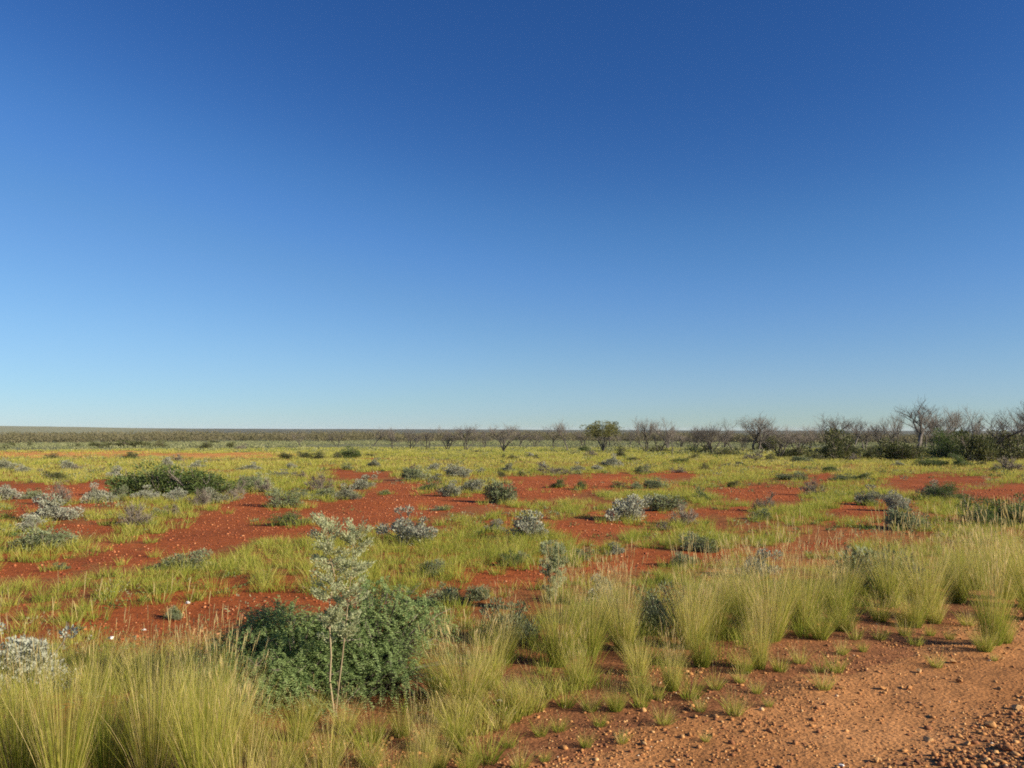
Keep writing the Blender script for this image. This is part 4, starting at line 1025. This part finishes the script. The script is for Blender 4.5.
# stones one can point at
i = 0
for px, base, w, mat, tint, lab in [
    (929, 742, 13, 'stone', .82, 'pale grey stone with a long shadow on the near gravel'), (1016, 710, 13, 'stone', .82, 'pale grey stone near the right edge of the gravel'), (990, 728, 14, 'stone', .62, 'ochre stone left below the pale one near the right edge'),
    (883, 690, 10, 'stone', .55, 'orange stone with a dark shadow in the middle of the gravel'), (909, 690, 9, 'stone', .48, 'brown orange stone right of the shadowed orange one'), (919, 673, 9, 'stone', .8, 'light tan stone at the edge of the bare gravel'),
    (953, 664, 10, 'stone', .66, 'tan stone near the lone tall tussock'), (842, 689, 7, 'stone', .58, 'small orange stone beside two green tufts'), (876, 763, 11, 'stone', .68, 'tan stone on the bottom edge of the gravel'),
    (841, 767, 8, 'white', .6, 'white stone on the bottom edge of the gravel'), (994, 766, 9, 'stone', .85, 'whitish stone in the dark stones of the lower right corner'), (968, 746, 9, 'stone', .72, 'light orange stone right of the pale grey stone'),
    (1008, 752, 12, 'stone', .35, 'dark brown stone in the lower right corner'), (645, 746, 9, 'stone', .78, 'pale tan stone among rubble left of the smooth gravel'), (499, 703, 9, 'white', .6, 'bright white stone among tussocks by the big round tussock'),
    (111, 640, 10, 'white', .5, 'bright white stone on red soil left of the big bush'), (90, 637, 6, 'white', .2, 'flat white stone left of the bright white one'), (144, 631, 6, 'white', .2, 'flat white flake right of the bright white stone'),
    (188, 604, 7, 'white', .3, 'white flake beside a small green shrub on red soil'), (959, 683, 8, 'stone', .5, 'brown stone on smooth gravel below the lone tussock'), (1000, 690, 7, 'stone', .75, 'small tan stone above the pale stones at the right'),
]:
    q, wm, hm = place_px(px, base, w, w * .6, .3)
    o = link('stone', stone_mesh(900 + i, mat, tint)); i += 1
    q[2] += wm * .16
    o.location = q; o.scale = (wm * .5, wm * .5, wm * (.5 if mat == 'stone' else .32)); o.rotation_euler = (0, 0, rng.uniform(0, 6)); tag(o, lab, 'stone')
#@@END@@

# ------------------------------------------------------------------ light, sky, camera
EXPOSURE = .85
SKY_CURVE = [
    [(0.0489, 0.0242), (0.0613, 0.0369), (0.0837, 0.0742), (0.1404, 0.162), (0.2417, 0.2789), (0.4031, 0.3968), (1.0, .85)],
    [(0.1266, 0.0953), (0.1556, 0.1301), (0.2075, 0.2159), (0.3181, 0.3564), (0.444, 0.491), (0.5154, 0.552), (1.0, .92)],
    [(0.3075, 0.314), (0.3629, 0.3864), (0.4505, 0.521), (0.5006, 0.59), (0.5754, 0.6445), (0.6057, 0.6795), (1.0, .98)],
]


def build_light():
    sc = bpy.context.scene
    w = bpy.data.worlds.new('World'); sc.world = w; w.use_nodes = True
    nt = w.node_tree; nt.nodes.clear()
    sky = nt.nodes.new('ShaderNodeTexSky'); sky.sky_type = 'NISHITA'; sky.sun_disc = False
    sky.sun_elevation = SUN_EL; sky.sun_rotation = math.atan2(SUN.x, SUN.y)
    sky.altitude = 0; sky.air_density = 1.0; sky.dust_density = 0; sky.ozone_density = 8
    bg = nt.nodes.new('ShaderNodeBackground'); bg.inputs['Strength'].default_value = .10
    out = nt.nodes.new('ShaderNodeOutputWorld')
    # clear dry desert air: a deeper, more saturated blue than the standard atmosphere gives
    sca = nt.nodes.new('ShaderNodeVectorMath'); sca.operation = 'SCALE'; sca.inputs[3].default_value = .1
    cur = nt.nodes.new('ShaderNodeRGBCurve'); cm = cur.mapping; cm.use_clip = False; cm.extend = 'EXTRAPOLATED'
    back = nt.nodes.new('ShaderNodeVectorMath'); back.operation = 'SCALE'; back.inputs[3].default_value = 10.8 / 2 ** EXPOSURE
    for k, pts in enumerate(SKY_CURVE):
        c = cm.curves[k]
        c.points[0].location = (0, 0); c.points[1].location = pts[-1]
        for p in pts[:-1]: c.points.new(*p)
    cm.update()
    nt.links.new(sky.outputs[0], sca.inputs[0]); nt.links.new(sca.outputs[0], cur.inputs[1]); nt.links.new(cur.outputs[0], back.inputs[0])
    nt.links.new(back.outputs[0], bg.inputs[0]); nt.links.new(bg.outputs[0], out.inputs[0])
    l = bpy.data.lights.new('sun', 'SUN'); l.energy = 4.9; l.angle = math.radians(.53); l.color = (1, .87, .68)
    o = bpy.data.objects.new('sun', l); C.objects.link(o); o.rotation_euler = SUN.to_track_quat('Z', 'Y').to_euler(); o.location = SUN * 50
    cam = bpy.data.cameras.new('camera'); cam.sensor_width = 36; cam.lens = 36 * F / 1024; cam.clip_end = 20000; cam.clip_start = .05
    c = bpy.data.objects.new('camera', cam); C.objects.link(c); c.location = (0, 0, EYE); c.rotation_euler = (PI / 2 + TH, 0, 0)
    sc.camera = c
    sc.view_settings.view_transform = 'Standard'; sc.view_settings.look = 'None'; sc.view_settings.exposure = EXPOSURE; sc.view_settings.gamma = 1
    sc.cycles.max_bounces = 6; sc.cycles.diffuse_bounces = 3; sc.cycles.transmission_bounces = 4; sc.cycles.glossy_bounces = 1
    sc.cycles.use_denoising = False
    sc.cycles.filter_width = 1.8


build_light()
HAZE = 4.5e-5
if HAZE:
    m, nt, N, L = nodes('thin_air')
    v = N.new('ShaderNodeVolumePrincipled'); v.inputs['Color'].default_value = (.80, .88, 1, 1); v.inputs['Density'].default_value = HAZE
    out = N.new('ShaderNodeOutputMaterial'); L.new(v.outputs[0], out.inputs['Volume'])
    mb = MB(); R_, z0, z1 = 9700., -60., 20.5
    mb.add([[x, y, z] for z in (z0, z1) for y in (-R_, R_) for x in (-R_, R_)], q=[(0, 2, 3, 1), (4, 5, 7, 6), (0, 1, 5, 4), (2, 6, 7, 3), (0, 4, 6, 2), (1, 3, 7, 5)])
    m.cycles.homogeneous_volume = True
    tag(link('haze', mb.mesh('haze', m)), None, None, None, 'stuff')
